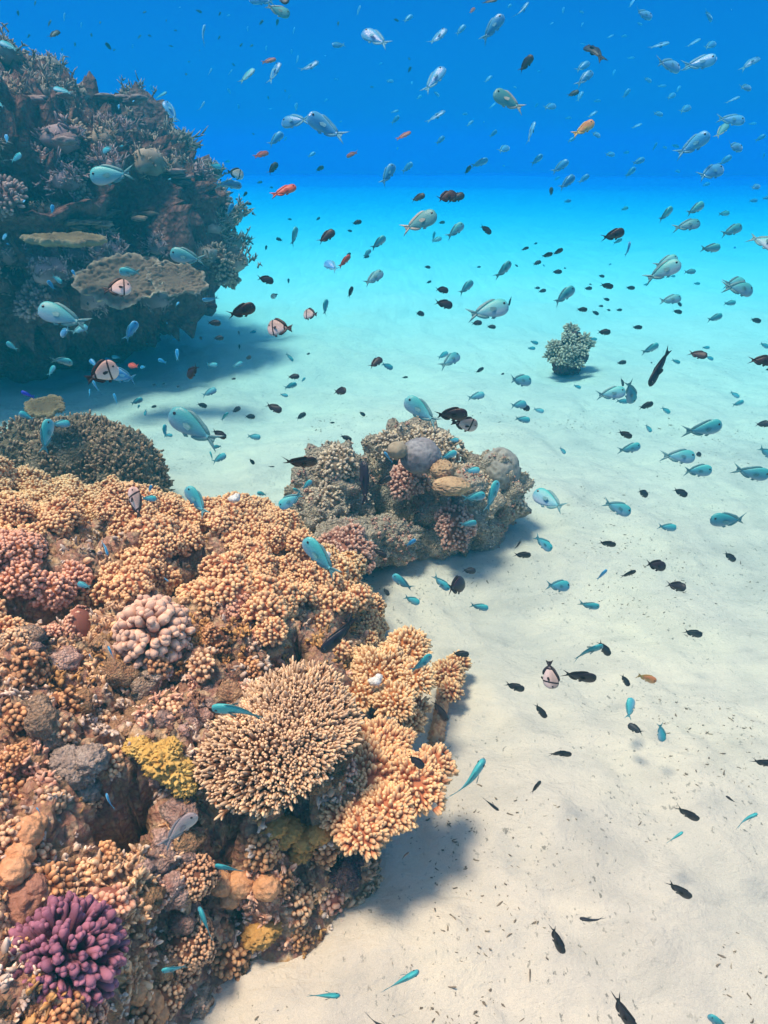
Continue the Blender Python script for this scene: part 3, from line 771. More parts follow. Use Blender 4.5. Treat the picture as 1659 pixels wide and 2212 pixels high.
cpart(g, 'tan_sponge', m_coral('tan_lump', (0.34, 0.24, 0.15), (0.46, 0.34, 0.22), 0.2, 0.9, var=0.3), 'smooth tan lump')
for u, v, y, r in ((955, 1015, 3.42, (.06, .06, .045)), (975, 1050, 3.3, (.085, .06, .04))):
    g = Geo(); brain(g, C(u, v, y), r, u, 12, 0.12)
    cpart(g, 'ochre_sponge', m_coral('ochre_lump', (0.32, 0.19, 0.10), (0.58, 0.38, 0.21), 0.2, 0.9, var=0.9, bscale=70))

# ---------------------------------------------------------------- far coral clump on the sand
fc = np.array(on_plane(1230, 800, 0.0)); r_ = np.random.RandomState(71)
far = empty('coral_clump', tuple(fc)); tag(far, 'small far grey coral clump alone on the pale sand, right of middle', 'coral clump')
g = Geo()
for u, v, y, r in ((1228, 772, 7.45, (.10, .10, .13)), (1203, 770, 7.4, (.07, .07, .08)), (1255, 770, 7.5, (.07, .07, .09)), (1236, 735, 7.5, (.08, .09, .11)), (1210, 752, 7.35, (.07, .07, .07)), (1262, 745, 7.5, (.07, .07, .07))):
    blob(g, at_y(u, v, y), r, 0.3, 2.5, 4, u)
blob(g, fc + [0, 0.05, 0.06], (.13, .11, .12), 0.35, 2.5, 4, 3)
blob(g, fc + [-0.08, 0, 0.03], (.09, .08, .08), 0.3, 2.5, 4, 5)
o = g.build('rock', m_dark, far); o.location = -far.location
for u, v, y, R in ((1234, 715, 7.5, .06), (1228, 735, 7.35, .07), (1198, 752, 7.3, .07), (1262, 735, 7.4, .055), (1255, 758, 7.25, .06), (1228, 762, 7.2, .07), (1275, 745, 7.4, .04), (1188, 768, 7.3, .04), (1210, 780, 7.2, .06), (1245, 785, 7.2, .055)):
    g = Geo(); lobe(g, np.array(at_y(u, v, y)), norm(np.array([0, -0.4, 0.9]) + r_.normal(size=3) * .2), R, R * .8, 0.026, 0.028, 0.011, r_, scal=.5)
    o = g.build('knob_coral', m_kn, far); o.location = -far.location
# ---------------------------------------------------------------- growth on the near reef
rng = np.random.RandomState(81)
def rpart(g, name, mats, kind=None):
    o = g.build(name, mats, reef); o.location = -reef.location; return tag(o, kind=kind)
GP, GN = sample_surface(RV, RF, 52000, rng, lambda P: (P[:, 2] > -0.02) & ~hollow(P))
und = np.array([fbm(GP * 2.3 + 31, 3), fbm(GP * 2.9 + 77, 3), fbm(GP * 3.7 + 5, 3)])
inz = zone(GP)
m_c = [m_coral('tan_crust', (0.48, 0.25, 0.12), (0.95, 0.68, 0.40), 0.2, 1.0, var=0.6, bscale=150),
       m_coral('pinkish_crust', (0.48, 0.22, 0.14), (0.94, 0.62, 0.42), 0.2, 1.0, var=0.6, bscale=150),
       m_coral('ochre_algae', (0.26, 0.115, 0.04), (0.72, 0.43, 0.16), 0.2, 1.0, var=0.6, bscale=150),
       m_coral('cream_crust', (0.42, 0.29, 0.20), (0.90, 0.76, 0.60), 0.2, 1.0, var=0.5, bscale=150),
       m_coral('dark_brown_algae', (0.13, 0.055, 0.04), (0.42, 0.24, 0.14), 0.2, 1.0, var=0.6, bscale=150)]
which = np.where(und[0] > 0.25, 0, np.where(und[1] > 0.3, 2, np.where(und[2] > 0.3, 1, np.where(und[0] < -0.35, 4, 3))))
for k, nm in enumerate(('tan_crust', 'pink_crust', 'ochre_algae', 'cream_crust', 'brown_algae')):
    g = Geo(); sel = np.nonzero((which == k) & (rng.rand(len(GP)) < (0.95, 0.8, 0.8, 0.4, 0.35)[k]) & ((~inz) | (rng.rand(len(GP)) < 0.35)))[0]
    P, N = GP[sel], GN[sel]
    # ragged leafy knobs and curled flakes
    n = len(P)
    D = norm(N + UP * 0.35 + rng.normal(size=(n, 3)) * 0.55)
    L = rng.uniform(0.010, 0.028, n) * (1.0 if k != 4 else 0.9)
    stalks(g, P - N * 0.006, D, L, rng.uniform(0.005, 0.012, n), NUB, 6, bend=0.5, jit=0.16, flat=rng.uniform(0.5, 1.1, n), rng=rng)
    for q in range(2):
        B = P + D * (L * 0.4)[:, None]; D2 = norm(D + rng.normal(size=(n, 3)) * 0.8)
        stalks(g, B, D2, L * 0.7, rng.uniform(0.003, 0.007, n), NUB, 5, bend=0.5, jit=0.18, flat=rng.uniform(0.5, 1.1, n), rng=rng)
    rpart(g, nm, m_c[k], 'stuff')
# lumps of old dead coral cemented into the rock
g = Geo()
LP, LN = thin(*sample_surface(RV, RF, 7000, rng, lambda P: (P[:, 2] > 0.0) & ~zone(P) & (P[:, 0] > -2.0) & ~hollow(P, 0.75) & (fbm(P * 3.0 + 90, 2) > 0.1)), 0.040, rng)
GL = [Geo(), Geo(), Geo()]
for i, (p, n) in enumerate(zip(LP, LN)):
    r = rng.uniform(0.013, 0.036) * (1 + 0.5 * max(0, noise3(p[None] * 4)[0]))
    kk = int(np.clip(1.5 + 2.2 * noise3(p[None] * 3.3 + 7)[0] + rng.normal() * .45, 0, 2))
    blob(GL[kk], p - n * r * 0.3, (r * rng.uniform(.8, 1.5), r * rng.uniform(.8, 1.3), r * rng.uniform(.6, 1.1)), rng.uniform(.3, .62), 1.9, 3, i, rot=rng.rand() * 6, ridged=i % 3 == 0, tone=rng.rand())
for kk, nm, cols in ((0, 'beige_crust_lumps', [(0.34, 0.17, 0.11), (0.66, 0.44, 0.30), (0.86, 0.66, 0.48), (0.92, 0.76, 0.58)]),
                     (1, 'brown_crust_lumps', [(0.22, 0.09, 0.05), (0.46, 0.25, 0.14), (0.62, 0.38, 0.20), (0.72, 0.52, 0.34)]),
                     (2, 'pinkish_crust_lumps', [(0.30, 0.12, 0.10), (0.58, 0.33, 0.26), (0.78, 0.52, 0.42), (0.88, 0.68, 0.56)])):
    if GL[kk].n: rpart(GL[kk], nm, m_rock(nm, cols, 14, 1.0, 0.01), 'stuff')

# knobbly encrusting corals, tan and brown, between the big colonies
m_kc = [m_coral('tan_knob_crust', (0.36, 0.15, 0.075), (0.94, 0.66, 0.38), 0.2, 1.0, var=0.5), m_coral('brown_knob_crust_near', (0.28, 0.105, 0.045), (0.80, 0.46, 0.22), 0.2, 1.0, var=0.5), m_coral('rosy_knob_crust', (0.38, 0.14, 0.09), (0.92, 0.56, 0.37), 0.2, 1.0, var=0.5)]
QP, QN = thin(*sample_surface(RV, RF, 4000, rng, lambda P: (P[:, 2] > 0.02) & ~zone(P) & (P[:, 0] > -1.9) & ~hollow(P, 0.75) & (fbm(P * 3.0 + 90, 2) < 0.25)), 0.085, rng)
KG = [Geo(), Geo(), Geo()]
for i, (p, n) in enumerate(zip(QP, QN)):
    kk = int(np.clip(1.5 + 2.4 * noise3(p[None] * 2.7 + 17)[0] + rng.normal() * .5, 0, 2)); R = rng.uniform(.026, .06); sp_ = rng.choice([.0105, .0125, .015])
    lobe(KG[kk], p - n * R * .15, norm(n + UP * .3 + rng.normal(size=3) * .2), R, R * rng.uniform(.5, .9), sp_, sp_ * rng.uniform(.5, .9), sp_ * .52, rng, out=.3, scal=.5, segs=6)
for kk in range(3): rpart(KG[kk], ('tan_knob_crust', 'brown_knob_crust', 'rosy_knob_crust')[kk], m_kc[kk], 'stuff')

def lumps(name, label, cat, mat, items, group=None, freq=2.4, amp=0.17, sub=4):
    g = Geo(); base = None
    for j, (u, v, r, up, sq) in enumerate(items):
        p, n = hit(u, v)
        if base is None: base = p
        blob(g, p + UP * up, (r, r, r * sq), amp, freq, sub, u * 0.37, tone=0.5, octs=3)
    o = g.build(name, mat, base=tuple(base)); tag(o, label, cat, group); return o
def m_smooth(name, c1, c2, bs=120, rough=0.55):
    m = Mat(name, rough, 0.35)
    c = m.ramp(m.noise(14, 4, 0.6), [(0.3, c1), (0.7, c2)])
    c = m.mix(0.5, c, m.ramp(m.noise(90, 3), [(0.35, (0.7, 0.66, 0.62)), (0.6, (1.1, 1.1, 1.1))]), 'MULTIPLY')
    m.color(c); m.bump(m.math('ADD', m.noise(bs, 4, 0.6), m.noise(bs * .3, 3)), 0.9, 0.006); return m.m
m_osp = m_smooth('orange_sponge', (0.62, 0.27, 0.11), (0.80, 0.42, 0.20))
lumps('orange_sponge', 'tall smooth orange sponge of stacked lobes at the left edge of the reef', 'sponge', m_osp, [(62, 1810, .035, .015, 1.0), (45, 1855, .034, .01, 1.0), (80, 1785, .026, .01, .9), (30, 1890, .035, .01, .9), (50, 1905, .03, 0, .9)], 'smooth orange sponges')
lumps('orange_sponge', 'smooth two lobed orange sponge below the brown table coral', 'sponge', m_osp, [(480, 1925, .034, .03, .95), (520, 1928, .038, .032, .9), (500, 1950, .03, .018, .8)], 'smooth orange sponges')
lumps('orange_sponge', 'small single orange sponge bump near the lower reef edge, right of the two lobed one', 'sponge', m_osp, [(578, 1930, .036, .026, .85)], 'smooth orange sponges')
lumps('orange_sponge', 'curved orange sponge arm at the bottom edge of the reef, right of the purple coral', 'sponge', m_osp, [(330, 2185, .03, .03, 1), (314, 2174, .026, .03, 1), (302, 2164, .022, .028, 1), (343, 2200, .03, .028, 1)], 'smooth orange sponges')
m_ys = m_smooth('yellow_sponge', (0.52, 0.29, 0.06), (0.80, 0.53, 0.15), 60, 0.8)
lumps('yellow_sponge', 'bright yellow ragged sponge on the rock left of the brown table coral', 'sponge', m_ys, [(355, 1675, .046, .05, .7), (385, 1695, .042, .045, .7), (330, 1655, .034, .045, .6), (402, 1722, .03, .04, .7), (368, 1645, .034, .042, .7), (300, 1635, .032, .04, .5)], freq=4.5, amp=0.42, sub=5)
lumps('pale_coral_rock', 'cream coloured dead coral lump hanging over a dark hollow, left of the yellow sponge', 'coral rock', m_rock('cream_dead_coral', [(0.45, 0.33, 0.26), (0.66, 0.52, 0.42), (0.85, 0.74, 0.60)], 12, 1.0, 0.01), [(175, 1690, .055, .05, .8), (205, 1672, .042, .05, .8), (150, 1667, .04, .045, .7), (185, 1728, .042, .03, .9)], freq=4, amp=0.28)
lumps('pale_coral_rock', 'upright knobbly tan coral lump at left, above the cream dead coral', 'coral rock', m_rock('tan_dead_coral', [(0.30, 0.19, 0.12), (0.55, 0.38, 0.25), (0.74, 0.57, 0.42)], 12, 1.0, 0.01), [(100, 1590, .042, .045, 1.2), (94, 1563, .03, .055, 1.2), (122, 1618, .036, .035, 1.2)], freq=3.6, amp=0.25)
lumps('red_brown_sponge', 'smooth reddish brown cup sponge against the purple coral', 'sponge', m_smooth('red_brown_sponge', (0.36, 0.15, 0.09), (0.48, 0.22, 0.13)), [(55, 1955, .055, .02, .8), (35, 1990, .05, .02, .8), (75, 1930, .03, .02, .8)])
def hemi(name, label, u, v, r, mat, seed):
    g = Geo(); p, n = hit(u, v); r_ = np.random.RandomState(seed)
    lobe(g, p + UP * r * .1, norm(n * .4 + UP), r, r * .8, .0085, .0055, .0048, r_, out=.1, lim=-.35, scal=.3, segs=6)
    o = g.build(name, mat, base=tuple(p)); tag(o, label, 'coral'); return o
m_hm = m_coral('tan_boulder_coral', (0.26, 0.11, 0.06), (0.78, 0.50, 0.29), 0.2, 0.9, var=0.9, bscale=90)
hemi('boulder_coral', 'round tan boulder coral between the brown table coral and the lower reef edge', 420, 1895, .055, m_hm, 3)
hemi('boulder_coral', 'low round speckled boulder coral right of the purple coral', 400, 2040, .07, m_hm, 6)
m_oc = m_smooth('ochre_fire_coral', (0.50, 0.22, 0.05), (0.72, 0.40, 0.11), 80, .7)
lumps('fire_coral', 'ochre orange fire coral in a ragged ridge under the rosy orange fan', 'coral', m_oc, [(590, 1800, .042, .03, .6), (625, 1812, .04, .035, .7), (660, 1828, .042, .03, .6), (610, 1830, .03, .03, .7), (690, 1815, .034, .025, .6), (650, 1850, .034, .02, .6)], freq=4.5, amp=0.32)
lumps('fire_coral', 'small ochre algae covered knob low on the reef edge', 'coral', m_oc, [(560, 2030, .042, .02, .6), (582, 2014, .036, .02, .6)], freq=4.5, amp=0.35)
lumps('reef_stone', 'dark purplish coral stub on the sand at the foot of the orange fan', 'coral rock', m_rock('mauve_stub', [(0.10, 0.06, 0.07), (0.26, 0.17, 0.17), (0.40, 0.29, 0.27)], 14, 1.0, .01), [(745, 1895, .045, .02, .9), (760, 1870, .035, .03, .9)], freq=4, amp=.35)
def crust_over(V, F, n, parent, mats, seed, keep, L0=.012, R0=.007):
    r_ = np.random.RandomState(seed)
    P, N = sample_surface(V, F, n, r_, keep); f = fbm(P * 5 + seed, 3)
    for k, (lo, hi) in enumerate(((-9, -0.15), (0.0, 0.35), (0.35, 9))):
        q = (f > lo) & (f < hi); 
        if q.sum() < 5: continue
        g = Geo(); p, nn = P[q], N[q]; m_ = len(p)
        D = norm(nn + UP * .3 + r_.normal(size=(m_, 3)) * .5); L = r_.uniform(.6, 1.5, m_) * L0
        stalks(g, p - nn * .004, D, L, R0 * r_.uniform(.6, 1.4, m_), NUB, 6, bend=.5, jit=.28, flat=r_.uniform(.35, 1.1, m_), rng=r_)
        stalks(g, p + D * (L * .4)[:, None], norm(D + r_.normal(size=(m_, 3)) * .8), L * .7, R0 * .6, NUB, 5, bend=.4, jit=.3, rng=r_)
        o = g.build(('knobbly_crust', 'tan_crust', 'pale_crust')[k], mats[k], parent); o.location = -parent.location; tag(o, kind='stuff')
CV_ = np.concatenate(CLUMP_ROCK.V); CF_ = np.concatenate([f for f, _ in CLUMP_ROCK.F])[:, [0, 1, 2, 2]]
crust_over(CV_, CF_, 5200, clump, [m_kn2, m_kn, m_c[3]], 91, lambda P: P[:, 2] > 0.03)
# white broken coral tips
m_wt = m_smooth('white_broken_coral', (0.82, 0.76, 0.66), (0.95, 0.9, 0.8), 100)
for u, v, z, lab in ((810, 1472, .40, 'white broken coral fragment on the golden orange shelf'), (700, 1205, .58, 'white coral scar under the teal fish at the reef edge'), (505, 1078, .72, 'pale cream broken coral stub among orange corals at the back edge')):
    g = Geo(); c = np.array(on_plane(u, v, z)); blob(g, c, (.022, .016, .016), .3, 3, 3, u); blob(g, c + [.012, .008, .008], (.014, .012, .014), .3, 3, 3, v)
    tag(g.build('coral_fragment', m_wt, base=tuple(c)), lab, 'coral fragment', 'white coral fragments')

# ---------------------------------------------------------------- flecks of rubble and weed on the sand
g = Geo(); n = 20000
P = np.stack([rng.uniform(-0.6, 3.2, n), 0.8 + 5.2 * rng.rand(n) ** 1.4, np.zeros(n)], 1)
dn = fbm(P * np.array([1.3, 1.3, 1]) + 12, 3)
P = P[(dn > 0.02) & (rng.rand(n) < sstep(0.0, 0.6, dn) + 0.12)]
P[:, 2] = sand_z(P[:, 0], P[:, 1])
ins = seg_dist(P[:, :2], REEF) < -0.02
P = P[ins]; n = len(P)
D = norm(np.stack([rng.normal(size=n), rng.normal(size=n) * .6 - .3, rng.rand(n) * 0.35], 1))
sz = 0.0016 + 0.0055 * rng.rand(n) ** 3
stalks(g, P - D * sz[:, None] * .5, D, sz * rng.uniform(1.2, 3.5, n), sz * 0.5, NUB, 5, bend=.5, jit=.3, flat=rng.uniform(.3, 1, n), rng=rng)
tag(g.build('sand_rubble', m_coral('rubble_flecks', (0.16, 0.125, 0.085), (0.34, 0.28, 0.20), 0, 1, var=.6)), 'dark flecks of rubble and weed strewn over the pale sand', 'rubble', kind='stuff')
# ---------------------------------------------------------------- fish
def bell(x, c, w): return np.exp(-((x - c) / w) ** 2)
class Kind: pass
def fish_kind(**k):
    o = Kind(); o.__dict__.update(dict(ped=0.07, fork=0.62, dors=0.06, anal=0.055, tail=0.24, pec=0.17, eye=0.028, tailspread=0.17, nose=0.55, hump=0.0)); o.__dict__.update(k); return o
KINDS = {
 'g': fish_kind(deep=0.40, wide=0.145, L=0.088),
 'p': fish_kind(deep=0.38, wide=0.14, L=0.080),
 'd': fish_kind(deep=0.40, wide=0.14, L=0.075, fork=0.8, tailspread=0.15, dors=0.075, anal=0.07),
 'h': fish_kind(deep=0.62, wide=0.17, L=0.075, fork=0.2, tailspread=0.15, tail=0.2, dors=0.10, anal=0.09, nose=0.6, eye=0.034),
 'r': fish_kind(deep=0.30, wide=0.13, L=0.085, fork=0.5, tailspread=0.13, dors=0.06),
 'o': fish_kind(deep=0.40, wide=0.14, L=0.085, fork=0.4),
 'k': fish_kind(deep=0.26, wide=0.11, L=0.16, fork=0.45, tail=0.22, dors=0.035, anal=0.03, tailspread=0.11),
 'b': fish_kind(deep=0.34, wide=0.14, L=0.06, fork=0.3),
 'w': fish_kind(deep=0.36, wide=0.13, L=0.11, fork=0.5),
 't': fish_kind(deep=0.42, wide=0.15, L=0.10),
}
def bend_y(x, bend):
    return bend * 0.9 * np.clip(0.15 - x, 0, None) ** 2
def fish_parts(K, bend, big):
    """nose at x=+.5, tail tips at x=-.5, belly down; returns {part: Geo}"""
    P = {}
    nr, ns = (18, 14) if big else (11, 8)
    xb = -0.5 + K.tail
    t = np.linspace(0, 1, nr); t = t ** 1.15
    x = 0.5 - t * (0.5 - xb)
    up = np.power(np.sin(np.pi * np.clip(t, 0, 1) ** K.nose), 0.85) * K.deep * 0.52
    lo = np.power(np.sin(np.pi * np.clip(t, 0, 1) ** (K.nose + 0.06)), 0.80) * K.deep * 0.48
    ped = K.ped * sstep(0.55, 1.0, t) * 0.5
    up, lo = np.maximum(up, ped), np.maximum(lo, ped)
    wd = np.power(np.sin(np.pi * np.clip(t, 0, 1) ** 0.5), 0.8) * K.wide * 0.5
    wd = np.maximum(wd, 0.012 * sstep(0.5, 1, t))
    up[0] = lo[0] = 0.006; wd[0] = 0.005
    a = np.linspace(0, 2 * np.pi, ns, endpoint=False)
    ca, sa = np.cos(a), np.sin(a)
    zz = np.where(sa >= 0, up[:, None] * sa, lo[:, None] * sa)
    yy = wd[:, None] * np.sign(ca) * np.abs(ca) ** 1.2
    xx = x[:, None] + 0 * zz
    V = np.stack([xx, yy + bend_y(xx, bend), zz], -1).reshape(-1, 3)
    n0 = len(V)
    V = np.concatenate([V, [[0.506, 0, 0]], [[xb - 0.01, bend_y(xb, bend), 0]]])
    caps = [[j, n0, (j + 1) % ns] for j in range(ns)] + [[(nr - 1) * ns + (j + 1) % ns, n0 + 1, (nr - 1) * ns + j] for j in range(ns)]
    P['body'] = Geo().add(V, [grid_faces(nr, ns, True)[:, ::-1], np.array(caps)])
    def sheet(top, bot, th, mat=1):
        """thin finny sheet between two polylines of (x, z), th thick"""
        A, B = np.array(top, float), np.array(bot, float); n = len(A)
        g = Geo(); vs = []
        for s in (1, -1):
            for L in (A, B):
                edge = 0.25 if L is A else 1.0
                vs.append(np.stack([L[:, 0], bend_y(L[:, 0], bend) + s * th * edge * 0.5, L[:, 1]], 1))
        V = np.concatenate(vs); F = []
        for i in range(n - 1):
            F += [[i, i + 1, n + i + 1, n + i], [2 * n + i, 3 * n + i, 3 * n + i + 1, 2 * n + i + 1],
                  [i, 2 * n + i, 2 * n + i + 1, i + 1], [n + i, n + i + 1, 3 * n + i + 1, 3 * n + i]]
        F += [[0, n, 3 * n, 2 * n], [n - 1, 3 * n - 1, 4 * n - 1, 2 * n - 1]]
        return g.add(V, np.array(F), mat=mat)
    xu = np.linspace(0.24, xb + 0.02, 9)
    zu = np.interp(-xu, -x, up); zl = np.interp(-xu, -x, lo)
    q = np.linspace(0, 1, 9)
    hd = K.dors * (0.35 + 0.65 * np.sin(np.pi * np.clip(q * 0.95 + 0.05, 0, 1)) + 0.35 * bell(q, 0.82, 0.16)) * np.where(q < 0.03, 0.2, 1) * np.where(q > .98, .25, 1)
    P['dorsal_fin'] = sheet(np.stack([xu - 0.05 * q, zu + hd], 1), np.stack([xu, zu - 0.012], 1), 0.012)
    qa = np.linspace(0.5, 1, 7); xa = np.interp(qa, q, xu); za = np.interp(qa, q, zl)
    s = (qa - 0.5) * 2
    ha = K.anal * (0.3 + 0.9 * np.sin(np.pi * np.clip(s * 0.9 + 0.08, 0, 1))) * np.where(s > .98, .3, 1)
    P['anal_fin'] = sheet(np.stack([xa - 0.05 * s, -za - ha], 1), np.stack([xa, -za + 0.012], 1), 0.012)
    # forked tail: two lobes
    n = 9; s = np.linspace(0, 1, n)
    topx = xb + 0.015 - s * (K.tail + 0.015); topz = K.ped * 0.5 + (K.tailspread - K.ped * 0.5) * s ** 0.9
    inx = np.where(True, topx + 0.0, 0); inn = xb + 0.01 - s * K.tail * (1 - K.fork * 0.75)
    P['tail_fin'] = sheet(np.stack([topx, topz], 1), np.stack([inn, K.tailspread * 0.22 * s * K.fork + topz * (1 - K.fork) * s * 0.4], 1), 0.014)
    lob = sheet(np.stack([topx, -topz], 1), np.stack([inn, -(K.tailspread * 0.22 * s * K.fork + topz * (1 - K.fork) * s * 0.4) + 0.0], 1), 0.014)
    base = sheet(np.stack([topx[:2] + .0, topz[:2]], 1), np.stack([topx[:2] + .0, -topz[:2]], 1), 0.014)
    web = sheet(np.stack([inn, K.tailspread * 0.24 * s * K.fork + topz * (1 - K.fork) * s * 0.4 + 0.002], 1), np.stack([inn, -(K.tailspread * 0.24 * s * K.fork + topz * (1 - K.fork) * s * 0.4) - 0.002], 1), 0.010)
    for o_ in (lob, base, web): P['tail_fin'].add(np.concatenate(o_.V), [f for f, _ in o_.F][0], mat=1)
    # pelvic and pectoral fins
    P['pelvic_fin'] = sheet([(0.17, -np.interp(-0.17, -x, lo) + .01), (0.10, -np.interp(-0.1, -x, lo) - K.anal * 0.9), (0.03, -np.interp(-0.03, -x, lo) - K.anal * 0.75)],
                            [(0.19, -np.interp(-0.19, -x, lo) + .03), (0.13, -np.interp(-0.13, -x, lo) + .02), (0.09, -np.interp(-0.09, -x, lo) + .02)], 0.012)
    if big:
        for s_ in (1, -1):
            w0 = np.interp(-0.2, -x, wd)
            pts = [(0.20, 0.0), (0.13, 0.035), (0.04, 0.03), (0.20 - K.pec, -0.01), (0.06, -0.055), (0.15, -0.05)]
            Va = [[px, s_ * (w0 + 0.004 + 0.30 * (0.20 - px)), pz] for px, pz in pts]
            Vb = [[px, s_ * (w0 - 0.004 + 0.28 * (0.20 - px)), pz] for px, pz in pts]
            f = np.array([[0, 1, 2, 3], [0, 3, 4, 5], [6, 9, 8, 7], [6, 11, 10, 9]])
            P['pectoral_fin' if s_ > 0 else 'pectoral_fin.b'] = Geo().add(np.array(Va + Vb), f, mat=1)
            ex = 0.5 - 0.105
            w1 = np.interp(-ex, -x, wd); z1 = np.interp(-ex, -x, up) * 0.34
            Ve, Fe = ico(2)
            P['eye' if s_ > 0 else 'eye.b'] = Geo().add(Ve * np.array([K.eye, K.eye * 0.45, K.eye]) + np.array([ex, s_ * w1 * 0.93, z1]), Fe, mat=2)
    return P

def m_fish(name, back, side, belly, rough=0.45, stripes=None, fin=None, head=None, rear=None, var=0.18, sheen=0.0):
    """countershaded skin along the fish's own height, with its bars or patches along its own length"""
    m = Mat(name, rough, 0.4)
    X, Y, Z = m.xyz(m.coord())[0:3]
    c = m.ramp(m.math('MULTIPLY_ADD', Z, 2.4, 0.5), [(0.12, belly), (0.45, side), (0.82, back)])
    if rear: c = m.mix(m.ramp(X, [(rear[1] + 0.0, (1, 1, 1)), (rear[1] + 0.06, (0, 0, 0))]) if False else m.math('LESS_THAN', X, rear[1]), c, rear[0])
    if head: c = m.mix(m.math('GREATER_THAN', X, head[1]), c, head[0])
    for pos, half, col in (stripes or ()):
        d_ = m.math('ABSOLUTE', m.math('SUBTRACT', m.math('MULTIPLY_ADD', Z, -0.18, X), pos))
        c = m.mix(m.math('LESS_THAN', d_, half), c, col)
    sc = m.voro(42, m.coord('Object', (1.0, 0.6, 1.2)))
    c = m.mix(var, c, m.ramp(sc, [(0.0, (1.25, 1.25, 1.25)), (0.6, (0.65, 0.7, 0.72))]), 'MULTIPLY')
    r = m.rnd()
    c = m.mix(1.0, c, m.ramp(r, [(0, (0.78, 0.82, 0.85)), (0.5, (1, 1, 1)), (1, (1.2, 1.12, 1.08))]), 'MULTIPLY')
    m.color(c); m.bump(sc, 0.15, 0.01)
    if sheen:      # sheen added to imitate the bright light along a fish's rim
        m.b.inputs['Sheen Weight'].default_value = sheen; m.b.inputs['Sheen Roughness'].default_value = 0.35; m.b.inputs['Sheen Tint'].default_value = (0.55, 0.9, 1.0, 1)
    return m.m
def m_fin(name, c1, c2, alpha=1.0):
    m = Mat(name, 0.5, 0.3)
    X = m.xyz(m.coord())[0]
    rays = m.noise(30, 2, 0.5, m.coord('Object', (0.6, 1, 3.0)))
    m.color(m.mix(m.ramp(rays, [(0.4, (0, 0, 0)), (0.6, (1, 1, 1))]), c1, c2))
    m.b.inputs['Alpha'].default_value = alpha
    return m.m
m_eye = Mat('fish_eye', 0.15, 0.6); m_eye.color((0.012, 0.012, 0.02)); m_eye = m_eye.m
MATS = {
 'g': (m_fish('teal_chromis_skin', (0.05, 0.40, 0.39), (0.09, 0.35, 0.41), (0.27, 0.43, 0.49)), m_fin('teal_fin', (0.06, 0.24, 0.25), (0.14, 0.34, 0.35), 0.85)),
 'p': (m_fish('pale_chromis_skin', (0.05, 0.34, 0.56), (0.025, 0.235, 0.49), (0.10, 0.40, 0.60), 0.3, sheen=1.0), m_fin('pale_fin', (0.06, 0.30, 0.42), (0.12, 0.40, 0.52), 0.7)),  # chromis seen in rim light; the water's blue haze is put into the skin
 'd': (m_fish('dark_damsel_skin', (0.022, 0.020, 0.024), (0.036, 0.032, 0.036), (0.06, 0.052, 0.05)), m_fin('dark_fin', (0.015, 0.014, 0.018), (0.03, 0.028, 0.03))),
 'h': (m_fish('banded_damsel_skin', (0.36, 0.29, 0.24), (0.62, 0.50, 0.43), (0.66, 0.56, 0.50), stripes=[(0.23, 0.028, (0.02, 0.016, 0.018)), (-0.22, 0.028, (0.02, 0.016, 0.018))], rear=((0.25, 0.2, 0.18), -0.25)), m_fin('black_edged_fin', (0.018, 0.015, 0.018), (0.035, 0.03, 0.032))),
 'r': (m_fish('red_anthias_skin', (0.42, 0.055, 0.035), (0.52, 0.10, 0.06), (0.60, 0.22, 0.15)), m_fin('red_fin', (0.35, 0.05, 0.04), (0.48, 0.12, 0.08))),
 'o': (m_fish('two_tone_orange_skin', (0.55, 0.20, 0.07), (0.62, 0.28, 0.10), (0.66, 0.42, 0.22), rear=((0.62, 0.50, 0.12), -0.18)), m_fin('orange_fin', (0.5, 0.26, 0.07), (0.62, 0.42, 0.12))),
 'k': (m_fish('black_surgeonfish_skin', (0.014, 0.011, 0.018), (0.020, 0.016, 0.024), (0.028, 0.024, 0.03)), m_fin('black_fin', (0.010, 0.008, 0.014), (0.018, 0.015, 0.022))),
 'b': (m_fish('deep_blue_damsel_skin', (0.01, 0.03, 0.42), (0.015, 0.05, 0.55), (0.05, 0.12, 0.5)), m_fin('deep_blue_fin', (0.01, 0.03, 0.3), (0.02, 0.06, 0.42))),
 'w': (m_fish('grey_fish_skin', (0.28, 0.25, 0.24), (0.42, 0.37, 0.34), (0.5, 0.45, 0.42)), m_fin('grey_fin', (0.2, 0.18, 0.18), (0.32, 0.29, 0.28))),
 't': (m_fish('sandy_chromis_skin', (0.07, 0.30, 0.29), (0.09, 0.31, 0.32), (0.13, 0.35, 0.36)), m_fin('sandy_fin', (0.28, 0.32, 0.27), (0.45, 0.46, 0.38), 0.85)),
}
_pm = {}
def part_meshes(kind, bend, big):
    key = (kind, bend, big)
    if key not in _pm:
        P = fish_parts(KINDS[kind], bend, big)
        mats = [MATS[kind][0], MATS[kind][1], m_eye]
        if big: _pm[key] = {n: g.mesh('fish_' + n.split('.')[0], mats) for n, g in P.items()}
        else:
            g = Geo()
            for q in P.values():
                V = np.concatenate(q.V)
                for f, mi in q.F: pass
                fs = {}
                for f, mi in q.F: fs.setdefault(mi, []).append(f)
                n0 = g.n; g.V.append(V.astype(np.float32)); g.n += len(V)
                for mi, l in fs.items():
                    for f in l: g.F.append((f + n0, mi))
            _pm[key] = {'body': g.mesh('small_fish', mats)}
    return _pm[key]

SPECIES = {'g': 'chromis_fish', 'p': 'silver_fish', 'd': 'damselfish', 'h': 'banded_damselfish', 'r': 'anthias_fish', 'o': 'wrasse_fish', 'k': 'surgeonfish', 'b': 'blue_damselfish', 'w': 'grey_fish', 't': 'chromis_fish'}  # silver_fish are chromis too, coloured for rim light and haze
GROUPS = {'g': 'blue green fish of the shoal', 'p': 'silvery fish of the shoal', 'd': 'small dark fish', 'h': 'banded black and white fish', 'r': 'red fish', 't': 'blue green fish of the shoal'}
